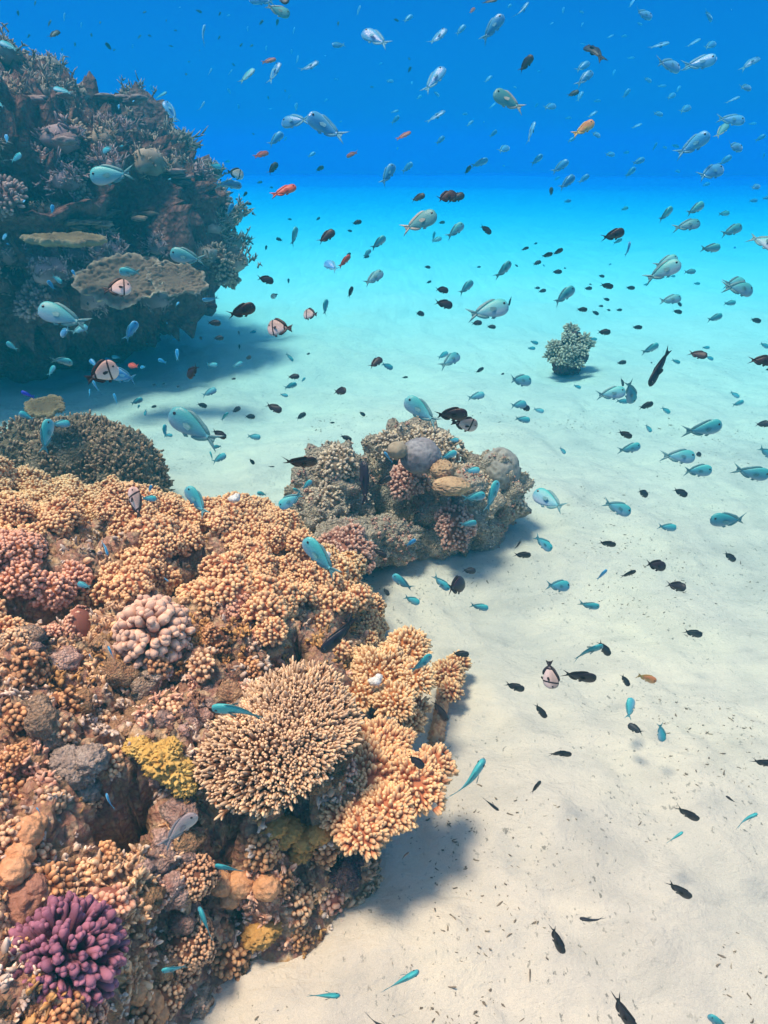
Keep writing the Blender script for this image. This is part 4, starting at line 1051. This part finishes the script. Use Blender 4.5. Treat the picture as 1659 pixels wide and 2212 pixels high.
# every fish of the photograph: tile column row | nose x y  tail x y  kind  apparent depth in % of length
FISH = """
T00
118 70 118 105 d 45; 230 5 225 40 d 40; 330 130 310 175 d 40; 375 185 325 260 d 48; 590 215 595 245 d 40; 650 135 648 160 d 45; 690 290 720 315 d 60; 730 318 755 330 d 55
915 225 890 255 d 40; 1077 125 1077 145 d 40; 1305 70 1270 75 d 55; 1435 85 1412 97 d 55; 1430 240 1408 252 d 55; 1118 295 1095 303 d 55; 1550 290 1580 290 d 60; 1215 395 1235 405 d 50; 1200 470 1215 495 d 50
485 275 487 305 d 40; 200 230 170 240 d 50; 1640 285 1620 310 d 45; 945 70 925 90 d 45; 1290 322 1300 330 d 60; 1145 195 1125 200 d 50; 960 230 985 235 d 45; 400 310 405 335 d 45; 1505 415 1525 425 d 50
418 82 415 140 p 30; 527 145 525 180 p 35; 1165 38 1165 58 p 60; 1325 160 1303 290 p 16; 1490 92 1470 108 p 45; 862 288 858 312 p 40; 405 345 398 385 p 35; 1372 440 1350 500 p 28; 1505 450 1478 490 p 30
1650 445 1550 540 g 38; 1475 572 1495 610 p 35; 978 548 980 595 p 30; 1082 595 1005 640 g 35; 1065 655 1150 795 p 35 w; 1325 655 1290 728 p 28; 770 675 770 712 p 40; 1545 675 1548 710 p 35; 866 645 862 668 p 50; 1605 170 1605 205 p 30
-5 270 118 325 g 38; 345 570 470 605 g 36; -35 655 25 695 g 40; 148 1008 60 1040 g 45; 655 970 738 968 g 50; 583 1150 872 1118 g 40; 1432 1075 1360 1078 g 50; 1490 1045 1455 1050 g 30
35 868 50 930 p 40; 155 1290 155 1320 p 50; 342 1325 335 1388 p 35; 0 1528 68 1535 p 60; 1575 1125 1478 1125 h 75; 1568 1205 1390 1180 p 20; 1512 1320 1470 1395 p 32; 1605 1250 1570 1270 d 50; 1630 1322 1590 1320 d 40
1525 1285 1545 1298 d 50; 1648 870 1632 865 d 50; 800 945 770 950 g 40; 1110 1160 1085 1165 g 45; 45 1580 60 1585 p 50
T10
-40 20 125 -25 p 42; 218 85 60 55 t 45; 205 40 140 -70 d 45; 50 140 15 155 d 50; 145 130 130 165 d 50; 250 175 240 222 p 30; 675 35 655 100 p 30; 1015 95 955 145 p 40; 925 125 890 135 d 55; 535 138 530 172 d 40
690 180 865 320 p 42; 495 310 580 275 g 45; 1232 185 1125 305 g 36; 1358 165 1295 225 p 40; 1600 120 1460 245 g 42; 1420 40 1385 95 r 35; 1565 -2 1460 20 d 35; 1658 25 1628 52 p 40; 68 295 65 332 p 35; 232 320 230 350 p 40; 272 358 268 418 p 28
130 380 35 410 r 32; 155 405 80 545 p 35; 405 398 285 475 g 35; 450 350 450 374 p 60; 530 505 505 520 p 55; 890 512 845 540 p 50; 1220 435 1085 605 g 38; 1075 615 1040 645 p 40; 1190 606 1150 610 p 70; 1530 490 1480 535 p 38; 1005 440 985 465 d 55; 1012 522 1010 555 p 45; 820 405 795 420 p 40; 990 370 998 395 d 45; 740 560 765 568 d 45
1535 615 1745 700 t 45; 1555 665 1510 705 p 30; 262 665 260 722 p 38; 160 770 355 800 g 45; 338 770 575 890 g 42; 175 860 80 945 g 38; 200 890 182 912 p 45; 75 970 -10 1035 r 38; 1005 855 905 905 r 30; 930 760 875 795 p 45; 925 715 872 730 p 38
1225 718 1100 795 g 30; 1372 730 1335 748 p 45; 1408 780 1365 820 p 38; 1222 885 1165 935 p 38; 1560 855 1515 880 p 50; 1645 935 1565 1000 g 48; 385 985 335 1020 g 40; 585 1000 660 1000 r 42; 440 1080 385 1108 d 35; 140 1055 78 1130 d 40; 895 1065 812 1200 g 38; 1015 1070 945 1105 p 50
1505 1035 1390 1080 g 25; 1395 1075 1350 1130 d 32; 1615 1070 1595 1080 p 50; 260 1205 95 1275 r 32; 1095 1270 1005 1295 d 45; 1300 1240 1160 1320 d 45; 1352 1262 1235 1305 d 42; 1170 1400 940 1485 t 45; 1225 1440 1180 1445 d 38; 1345 1450 1240 1540 g 40; 1527 1508 1450 1465 d 45
1205 1540 1135 1568 g 42; 1160 1500 1145 1560 g 30; 685 1435 620 1450 d 40; 622 1495 590 1497 d 50; 415 1408 388 1430 d 42; 230 1420 203 1422 d 48; 265 1470 230 1595 g 23; 510 1495 400 1575 d 42; 130 1545 175 1560 d 40; 840 1535 745 1615 g 33; 745 1620 695 1665 g 40; 615 1640 580 1665 d 40
40 1175 5 1190 d 45; 110 1212 88 1218 d 50; 70 1590 60 1625 d 35; 465 640 440 660 p 40; 75 625 85 645 d 45; 185 580 195 600 d 45; 220 615 210 640 p 40; 560 785 535 792 p 40; 105 705 70 706 p 30; 1480 780 1475 800 p 50; 920 950 915 975 p 45
T20
105 15 18 130 p 22; 335 45 330 90 p 30; 468 70 430 85 p 50; 792 -5 760 50 g 30; 920 82 775 108 g 45; 848 150 805 158 p 48; 1312 110 1235 95 p 55; 1430 58 1412 64 p 60; 505 240 562 410 k 42; 445 280 488 292 p 30; 130 380 50 450 d 50
505 400 410 465 g 40; 525 460 420 550 g 40; 458 590 422 660 p 35; 432 600 358 615 d 45; 290 670 200 715 g 45; 168 675 150 690 p 60; 30 555 5 575 p 60; 1018 275 885 312 g 30; 1222 250 1130 305 g 28; 1328 265 1240 325 g 42; 1108 415 918 428 p 46; 1308 405 1115 418 p 44
1605 375 1480 440 g 35; 1160 435 1060 470 p 26; 668 450 652 492 p 30; 912 512 848 524 p 50; 1563 555 1462 582 g 46; 1092 555 1065 600 p 38; 1065 600 1000 648 p 42; 1475 625 1380 670 p 25; 1165 680 1078 738 g 42; 985 732 908 745 p 45; 762 582 720 632 p 42; 575 650 525 658 p 40; 552 720 490 762 p 34; 388 762 342 768 p 40
145 790 100 932 p 16; 525 805 402 868 o 46; 580 860 508 885 g 55; 412 890 358 922 p 40; 842 800 772 832 p 30; 1505 790 1325 762 p 40; 1400 800 1318 895 t 40; 1585 798 1532 805 p 38; 1637 882 1580 908 p 45; 1255 900 1085 985 g 48; 1082 955 1035 935 p 28
1510 940 1368 972 g 45; 1415 1020 1345 1062 p 45; 1385 1075 1190 1165 g 42; 942 925 910 975 p 28; 1010 950 970 962 p 50; 672 990 598 1012 p 45; 200 1005 122 1068 p 30; 360 1055 262 1108 g 45; 862 1030 778 1062 g 38; 802 1088 732 1148 p 34; 497 1138 432 1182 g 42; 407 1140 305 1225 g 37; 308 1150 275 1165 p 45
258 1212 252 1272 d 42; 1617 1195 1540 1230 g 45; 1095 1105 1050 1115 p 45; 1675 1278 1622 1288 p 38; 1592 1300 1535 1302 p 38; 1247 1320 1130 1388 g 38; 1042 1345 950 1432 g 33; 1412 1380 1335 1388 g 40; 1218 1450 1048 1470 g 42; 1492 1468 1352 1522 g 40; 730 1500 582 1548 d 38; 715 1550 655 1578 g 30
765 1565 745 1665 p 24; 1352 1605 1218 1612 g 36; 1720 1630 1555 1500 g 45; 332 1615 262 1648 d 32; 265 1645 188 1662 d 30; 755 1345 705 1360 g 40; 110 1605 55 1618 d 25; 165 1575 138 1582 d 40; 1456 1600 1430 1612 p 45; 270 145 245 160 p 38; 462 145 448 175 p 32; 660 225 615 248 p 35; 745 228 705 240 p 40; 795 372 745 378 p 38; 185 455 160 470 p 42; 1285 1185 1230 1205 p 40; 1640 990 1625 1030 p 35; 385 1300 335 1308 p 35; 760 985 720 992 p 35; 1000 555 940 560 p 38
T01
1101 -15 1335 30 g 38; 838 190 685 225 h 72; 772 105 920 100 g 36; 318 165 345 215 p 50; 403 175 335 125 g 38; 465 90 490 130 p 40; 253 345 565 438 g 42; 375 505 468 478 p 55; 560 450 468 505 g 45; 40 560 117 612 g 38; 888 425 808 552 p 30; 472 695 333 662 g 32; 357 712 310 778 g 42
575 668 632 718 p 42; 722 652 785 660 g 42; 680 665 730 678 p 38; 765 720 565 795 h 58; 728 770 875 785 p 60; 820 702 907 722 r 40; 905 718 948 722 p 50; 1145 600 1150 682 p 36; 1028 672 1078 692 p 45; 600 808 642 880 p 28; 580 860 583 922 p 26; 735 890 762 962 p 33; 135 880 225 918 b 30; 130 1018 215 1058 g 45
322 1055 280 1285 g 23; 440 1085 338 1092 g 52; 1095 1015 1430 1222 g 40; 1462 1178 1375 1128 d 45; 925 925 845 960 g 36; 908 965 888 988 g 48; 940 1035 946 990 g 40; 1015 972 975 982 d 38; 1070 1090 1064 1182 g 24; 1118 1165 1062 1158 g 42; 1375 1240 1438 1232 g 40; 1467 1288 1372 1338 g 42; 1360 1265 1388 1342 g 20
1208 782 1292 712 d 52; 1412 708 1338 702 g 42; 1342 688 1352 735 g 25; 1572 688 1508 722 g 45; 1632 660 1585 658 d 55; 1527 793 1498 800 d 45; 1402 862 1308 908 g 42; 1338 975 1278 958 d 48; 1562 983 1498 1012 d 45; 1482 1015 1428 1062 g 25; 1650 1040 1588 1042 d 52; 1690 1178 1598 1165 g 42; 1645 1350 1618 1312 d 48
1402 320 1330 322 d 55; 1655 325 1470 395 d 36; 1432 438 1340 430 d 38; 1293 520 1312 548 d 50; 1450 530 1378 535 d 40; 1545 485 1552 515 d 38; 1550 572 1552 608 d 38; 1660 490 1615 496 g 40; 1075 432 1090 440 p 60; 1158 295 1142 325 p 45; 945 566 960 574 p 60; 1310 285 1420 280 p 16; 1250 430 1225 432 d 50; 1010 830 985 838 d 45; 1070 825 1050 832 d 45; 1165 845 1140 850 d 40; 1135 535 1118 545 p 60
1205 1500 1355 1680 g 40; 855 1495 905 1700 h 52; 1007 1575 922 1568 g 50; 985 1485 962 1532 p 42
T11
445 22 532 110 p 52; 612 -5 535 75 r 28; 822 98 698 195 g 42; 735 0 692 12 d 40; 110 155 10 150 d 52; 212 145 210 182 d 35; 97 272 140 245 h 55; 627 198 597 272 d 30; 462 280 432 385 g 28; 305 370 400 385 h 78; 70 460 225 470 h 72; 1132 72 1088 72 d 45; 1457 70 1428 73 d 40; 1652 38 1558 148 g 33; 1137 163 1102 177 d 38; 1407 163 1315 248 g 36
1250 218 1158 222 d 48; 1277 318 1152 302 d 45; 1092 368 1033 380 d 60; 1640 318 1362 392 g 42; 1638 322 1657 258 d 24; 1467 428 1393 442 d 45; 1555 462 1493 456 d 42; 1477 725 1421 757 d 34; 242 682 192 628 g 30; 282 780 202 785 d 42; 320 788 295 816 g 40; 265 828 180 857 g 36; 207 908 153 895 g 42; 817 658 733 728 d 46; 887 728 812 698 g 45
1322 632 1198 718 g 48; 1245 628 1178 660 g 45; 587 880 500 873 d 58; 167 1007 60 958 d 42; 323 1018 260 1060 d 42; 707 1035 668 1010 d 48; 620 1195 543 1162 d 38; 1482 898 1368 922 g 42; 965 928 1192 1088 g 40; 1372 1032 1150 1018 d 36; 1437 1105 1265 1075 h 48; 400 1330 165 1352 d 28; 695 1328 710 1618 k 23
362 1455 298 1512 g 40; 150 1630 312 1532 g 42; 238 1508 308 1537 g 28; 830 1268 888 1345 p 16; 880 1435 770 1480 d 36; 1312 1195 1250 1190 g 52; 1302 1272 1195 1312 g 40; 1452 1388 1345 1392 g 42; 1487 1548 1338 1582 g 38; 1567 1455 1490 1665 g 30; 8 1535 68 1548 g 45; 350 630 325 640 d 40; 985 785 945 788 d 30; 1610 760 1585 770 d 45; 510 1080 475 1082 d 30; 120 1365 75 1368 d 16
T21
1082 60 868 142 g 44; 1072 12 925 60 g 42; 1192 100 1113 104 g 40; 1582 215 1368 205 g 46; 1532 160 1372 185 g 48; 190 35 133 57 d 42; 38 70 18 52 d 42; 352 78 332 80 d 48; 325 103 258 103 d 38; 600 135 558 125 d 40; 657 203 568 183 d 32; 797 210 735 203 d 34; 520 210 466 210 d 38; 182 208 143 207 d 42; 222 222 168 232 d 40
407 208 260 308 g 36; 632 287 588 274 d 36; 592 325 558 324 d 42; 640 352 610 348 d 45; 714 350 672 350 d 38; 489 350 416 344 d 36; 562 380 516 355 d 38; 1095 275 953 292 g 42; 1107 315 1062 310 d 55; 1102 368 1040 353 d 38; 1452 302 1370 308 g 38; 1365 385 1263 417 g 37; 1614 427 1543 407 d 38; 640 495 550 492 d 40; 845 465 776 460 d 34; 552 542 500 535 g 34; 170 570 116 550 g 38; 152 600 98 597 g 40
952 575 836 630 g 34; 890 845 1025 593 k 22; 1252 658 1152 618 d 50; 1307 672 1253 650 g 42; 1282 595 1232 592 g 40; 1700 685 1538 672 d 42; 1665 595 1608 563 g 38; 742 688 676 695 d 40; 1090 695 1033 670 g 34; 912 690 895 694 d 55; 133 805 -35 808 g 46; 447 857 398 836 g 40; 735 880 538 907 g 42; 800 945 735 815 g 55; 757 945 672 938 g 36; 720 845 712 788 d 22
917 955 818 987 d 37; 1024 1020 968 978 g 37; 1472 918 1413 878 g 42; 1504 943 1426 968 g 38; 100 955 -15 975 g 45; 122 985 50 985 d 58; 205 1012 138 988 g 43; 118 1068 16 1050 g 40; 1362 1095 1115 1152 g 38; 777 1177 684 1133 d 35; 902 1142 866 1090 g 38; 834 1230 688 1267 g 40; 347 1282 308 1238 g 42
1192 1305 968 1292 g 42; 1237 1285 1178 1287 d 55; 1297 1393 1098 1387 g 40; 1668 1425 1438 1388 g 38; 1705 1310 1598 1238 g 40; 1668 1090 1586 1088 d 52; 158 1528 338 1655 g 52; 772 1668 585 1590 g 42; 890 1555 808 1518 d 50; 1137 1555 1043 1508 d 42; 1670 735 1640 738 d 45; 200 55 215 70 g 40; 500 182 520 186 d 35; 885 183 850 187 g 35; 1220 180 1175 178 g 35; 645 50 625 60 g 40; 1060 132 1025 130 g 35
T02
498 465 592 487 g 42; 700 283 660 160 p 13; 1092 452 1048 413 p 18; 700 868 742 962 p 14; 578 918 597 965 p 14; 1370 1272 1730 1290 g 26
T03
1275 300 1045 485 w 34; 1390 632 1590 672 g 28; 1290 900 1372 1112 g 24; 1048 1318 1218 1282 g 33; 688 162 727 280 p 12; 235 255 270 300 p 12
T12
310 175 532 422 g 36; 885 408 1012 512 g 36; 1060 595 958 545 g 42; 1252 505 1143 413 g 38; 1362 470 1232 490 d 85; 1427 385 1333 375 d 43; 862 542 823 490 d 42; 847 295 750 232 d 36; 1037 178 970 222 p 36; 1432 70 1318 82 g 38; 1507 628 1383 600 g 38; 425 912 660 690 k 25; 1137 923 1008 1052 g 33; 1382 925 1268 915 d 40; 1237 1358 1143 1213 d 32; 1482 1598 1295 1892 g 20; 1087 1660 985 1572 d 42
T22
57 187 22 247 d 26; 124 282 6 275 d 36; 257 250 143 150 g 42; 1067 107 942 90 g 40; 674 217 558 193 d 32; 1447 320 1373 258 d 40; 1007 362 853 328 d 45; 617 373 546 442 p 30; 805 383 698 422 d 30; 1107 490 1015 470 d 65; 382 487 210 470 g 45; 567 617 430 598 g 36; 1234 802 1108 768 d 38
592 868 383 932 g 26; 632 932 558 832 d 38; 258 1148 228 968 h 52; 547 1085 318 1043 d 34; 757 1130 708 1048 d 35; 933 1102 805 1043 o 37; 80 1155 -50 1108 d 38; 220 1337 148 1238 d 34; 787 1210 742 1338 g 45; 762 1390 842 1425 d 55; 978 1492 955 1362 g 42; 387 1575 230 1550 d 32; 1700 1632 1558 1622 d 37; 1283 50 1532 60 g 38
T13
992 545 938 588 d 28; 1572 275 1463 188 d 14; 1058 1315 820 1448 g 23; 547 1475 330 1475 g 22; 900 1705 695 1628 d 26
T23
187 83 123 167 d 34; 1208 340 1058 247 d 32; 1592 295 1438 367 g 23; 1110 413 998 490 g 22; 1158 845 1003 733 d 34; 438 975 602 1000 d 18; 325 1203 258 1015 d 30; 792 1695 652 1483 d 32; 1275 1600 1410 1720 g 36; 1388 180 1457 240 d 12
"""
def parse_fish():
    out, tile = [], (0, 0)
    for ln in FISH.strip().splitlines():
        ln = ln.split('#')[0].strip()
        if not ln: continue
        if ln[0] == 'T': tile = (int(ln[1]), int(ln[2])); continue
        for rec in ln.split(';'):
            f = rec.split()
            if not f: continue
            nx, ny, tx, ty = (float(q) for q in f[:4])
            s = 0.72 * 768 / 1659.0
            ox, oy = tile[0] * 768 * 0.72, tile[1] * 768 * 0.72
            out.append([ox + nx * s, oy + ny * s, ox + tx * s, oy + ty * s, f[4], float(f[5]) / 100, f[6:] ])
    return out
deps = bpy.context.evaluated_depsgraph_get()
deps.update()
def clear_depth(u, v):
    """depth along the view axis at which the ray meets sand, rock or coral"""
    best = 60.0
    d = ray(u, v).normalized()
    ok, loc, *_ = SC.ray_cast(deps, EYE + d * 0.05, d)
    o = EYE + d * 0.05
    for _ in range(3):
        ok, loc, nor, idx, ob, mt = SC.ray_cast(deps, o, d)
        if not ok: break
        if ob.name.startswith('haze'): o = loc + d * 0.01; continue
        best = min(best, -(R3.transposed() @ (loc - EYE)).z); break
    return best
frng = random.Random(5)
FISHES = []
for i, (nu, nv, tu, tv, kind, asp, extra) in enumerate(parse_fish()):
    if kind == 'g' and 560 < (nu + tu) / 2 and (nv + tv) / 2 < 410: kind = 'p'      # high chromis take the skin tinted like hazy water
    K = KINDS[kind]
    ln = max(2.5, math.hypot(nu - tu, nv - tv)); cu, cv = (nu + tu) / 2, (nv + tv) / 2
    sideA, topA = K.deep + 0.3 * K.dors, K.wide
    roll, foreshort = 0.0, 1.0
    if asp < sideA:
        c2 = (max(asp, topA + 0.01) ** 2 - topA ** 2) / (sideA ** 2 - topA ** 2)
        roll = math.acos(math.sqrt(min(1, max(0, c2))))
        roll = min(roll, 1.25)
    else: foreshort = max(0.45, sideA / asp)
    L = K.L * frng.uniform(0.88, 1.12) * (1.7 if cv < 400 else 1.25 if cv < 520 else 1.0)
    depth = FPX * L * foreshort / ln
    lim = (frng.uniform(0.72, 0.93) if kind not in 'kh' else 0.82) * min(clear_depth(cu, cv), clear_depth(nu, nv), clear_depth(tu, tv))
    depth = min(depth, 20.0)
    # a fish keeps its real size where it can; where rock or sand is nearer it is a smaller fish
    if depth > lim: depth = lim
    L = ln * depth / FPX / foreshort
    up_z = at(cu, cv, depth).z
    if up_z > HZ_TOP - 0.12:
        depth *= (HZ_TOP - 0.12 - CAM_H) / (up_z - CAM_H); L = ln * depth / FPX / foreshort
    hx, hy = (nu - tu), -(nv - tv)
    a = math.atan2(hy, hx)
    h2 = CR * math.cos(a) + CU * math.sin(a)
    pa = a + math.pi / 2 if abs(a) <= math.pi / 2 else a - math.pi / 2
    d0 = CR * math.cos(pa) + CU * math.sin(pa)
    b = math.acos(foreshort) * (1 if frng.random() < 0.65 else -1)
    h = (h2 * math.cos(b) - CB * math.sin(b)).normalized()
    side = h2 * -math.sin(b) - CB * math.cos(b)
    sgn = 1 if cv > 300 else -1
    dz = (d0 * math.cos(roll) - side * math.sin(roll) * sgn).normalized()
    dz = (dz - h * dz.dot(h)).normalized()
    dy = dz.cross(h)
    M = Matrix((h, dy, dz)).transposed().to_4x4()
    c = at(cu, cv, depth)
    big = ln > 46
    bend = frng.choice((-0.5, 0.0, 0.5)) if asp < 0.3 or big else 0.0
    meshes = part_meshes(kind, bend, big)
    name = SPECIES[kind]
    if big:
        root = empty(name, c)
        root.matrix_world = Matrix.Translation(c) @ M @ Matrix.Scale(L, 4)
        for pn, me in meshes.items():
            o = bpy.data.objects.new(pn.split('.')[0], me); COL.objects.link(o); o.parent = root
    else:
        root = bpy.data.objects.new(name, meshes['body']); COL.objects.link(root)
        root.matrix_world = Matrix.Translation(c) @ M @ Matrix.Scale(L, 4)
    FISHES.append(dict(o=root, u=cu, v=cv, ln=ln, kind=kind, a=math.degrees(a), asp=asp, depth=depth))
# ---------------------------------------------------------------- which one is which: labels for the fish and the orange colonies
NUMS = ['zero', 'one', 'two', 'three', 'four', 'five', 'six', 'seven', 'eight', 'nine', 'ten', 'eleven', 'twelve']
ORD = ['', 'first', 'second', 'third', 'fourth', 'fifth', 'sixth', 'seventh', 'eighth', 'ninth', 'tenth', 'eleventh', 'twelfth']
def rank_out(items, key_label, posn):
    """items that share a label get their place among themselves, along the axis they are spread on"""
    by = {}
    for it in items: by.setdefault(key_label(it), []).append(it)
    res = {}
    for lab, its in by.items():
        if len(its) == 1: res[id(its[0])] = lab; continue
        us, vs = [posn(i)[0] for i in its], [posn(i)[1] for i in its]
        hor = max(us) - min(us) >= max(vs) - min(vs)
        its = sorted(its, key=lambda i: posn(i)[0 if hor else 1]); n = len(its)
        for k, it in enumerate(its):
            if n == 2: w = ('left one', 'right one')[k] if hor else ('upper one', 'lower one')[k]
            elif k == 0: w = 'leftmost of ' + NUMS[min(n, 12)] if hor else 'topmost of ' + NUMS[min(n, 12)]
            elif k == n - 1: w = 'rightmost of ' + NUMS[min(n, 12)] if hor else 'lowest of ' + NUMS[min(n, 12)]
            else: w = ORD[min(k + 1, 12)] + (' from left' if hor else ' from top')
            res[id(it)] = lab + ', ' + w
    return res
def fish_place(u, v):
    col = 'far left' if u < 170 else 'at left' if u < 560 else 'left of centre' if u < 800 else 'near centre' if u < 1010 else 'right of centre' if u < 1270 else 'at right' if u < 1500 else 'far right'
    if u < 530 and 140 < v < 860:
        part = 'top' if v < 270 else 'upper half' if v < 420 else 'lower half' if v < 570 else 'plate coral' if v < 665 and u > 150 else 'dark foot'
        return f'by dark bommie {part} ' + ('far left' if u < 170 else 'mid wall' if u < 380 else 'right side')
    if v < 90: return 'along the top edge ' + col
    if v < 190: return 'high in blue water ' + col
    if v < 290: return 'in blue water ' + col
    if v < 400: return 'above the hazy horizon ' + col
    if v < 500: return 'at the hazy horizon ' + col
    if v < 600: return 'over cyan sand ' + col
    if v < 690: return 'above far clump level ' + col
    if v < 830: return 'level with far clump ' + col
    if v < 960 and u < 350: return 'by the brown weedy mound'
    if v < 930: return 'over sand past grey clump ' + col
    if 640 < u < 1140 and v < 1210: return 'against grey coral clump ' + ('left part' if u < 800 else 'middle' if u < 960 else 'right part')
    if v < 1240 and u > 900: return 'right of grey clump ' + col
    if u < 900 and 940 < v < 1000: return 'just behind orange reef ' + col
    if u < 860 and v < 1330: return 'over the orange corals ' + col
    if u < 1000 and v < 1700: return 'beside brown table coral ' + col
    if u < 620 and v > 1700: return 'over the near reef rubble ' + col
    if v < 1500: return 'over mid height sand ' + col
    if v < 1800: return 'over near speckled sand ' + col
    return 'over nearest sand ' + col
def heading(a):
    k = int(((a + 22.5) % 360) // 45)
    return ['facing right', 'rising right', 'nose up', 'rising left', 'facing left', 'diving left', 'nose down', 'diving right'][k]
CW = {'g': 'teal', 'p': 'silvery', 'd': 'dark', 'h': 'banded', 'r': 'red', 'o': 'orange', 'k': 'black', 'b': 'deep blue', 'w': 'grey', 't': 'sandy green'}
def size_word(ln):
    return 'tiny' if ln < 12 else 'small' if ln < 24 else 'middling' if ln < 46 else 'large' if ln < 90 else 'very large'
for F in FISHES:
    F['key'] = f"{size_word(F['ln'])} {CW[F['kind']]} fish {heading(F['a'])} {fish_place(F['u'], F['v'])}"
R_ = rank_out(FISHES, lambda f: f['key'], lambda f: (f['u'], f['v']))
for F in FISHES:
    tag(F['o'], R_[id(F)], 'fish', GROUPS.get(F['kind']))
LAND = [('the dark hollow', 190, 1390), ('the cauliflower coral', 332, 1385), ('the brown table coral', 610, 1590), ('the grey coral clump', 760, 1130), ('the brown weedy mound', 170, 930), ('the golden shelf', 820, 1450)]
OC = []
for k, (o, c) in enumerate(ORANGE):
    u, v = uv_of(c)
    nm, a, b = min(LAND, key=lambda q: math.hypot(u - q[1], v - q[2]))
    d_ = math.hypot(u - a, v - b)
    dx, dy = u - a, v - b
    rel = ('right of' if dx > 0 else 'left of') if abs(dx) > abs(dy) else ('below' if dy > 0 else 'above')
    cw = ('orange', 'rosy orange', 'golden orange')[ORANGE_MAT[k]]
    edge = ' at edge' if u < 90 else ''
    OC.append(dict(o=o, u=u, v=v, key=f"{cw} colony {'far ' if d_ > 260 else ''}{rel} {nm}{edge}"))
R_ = rank_out(OC, lambda f: f['key'], lambda f: (f['u'], f['v']))
for q in OC: tag(q['o'], R_[id(q)], 'coral', GO)
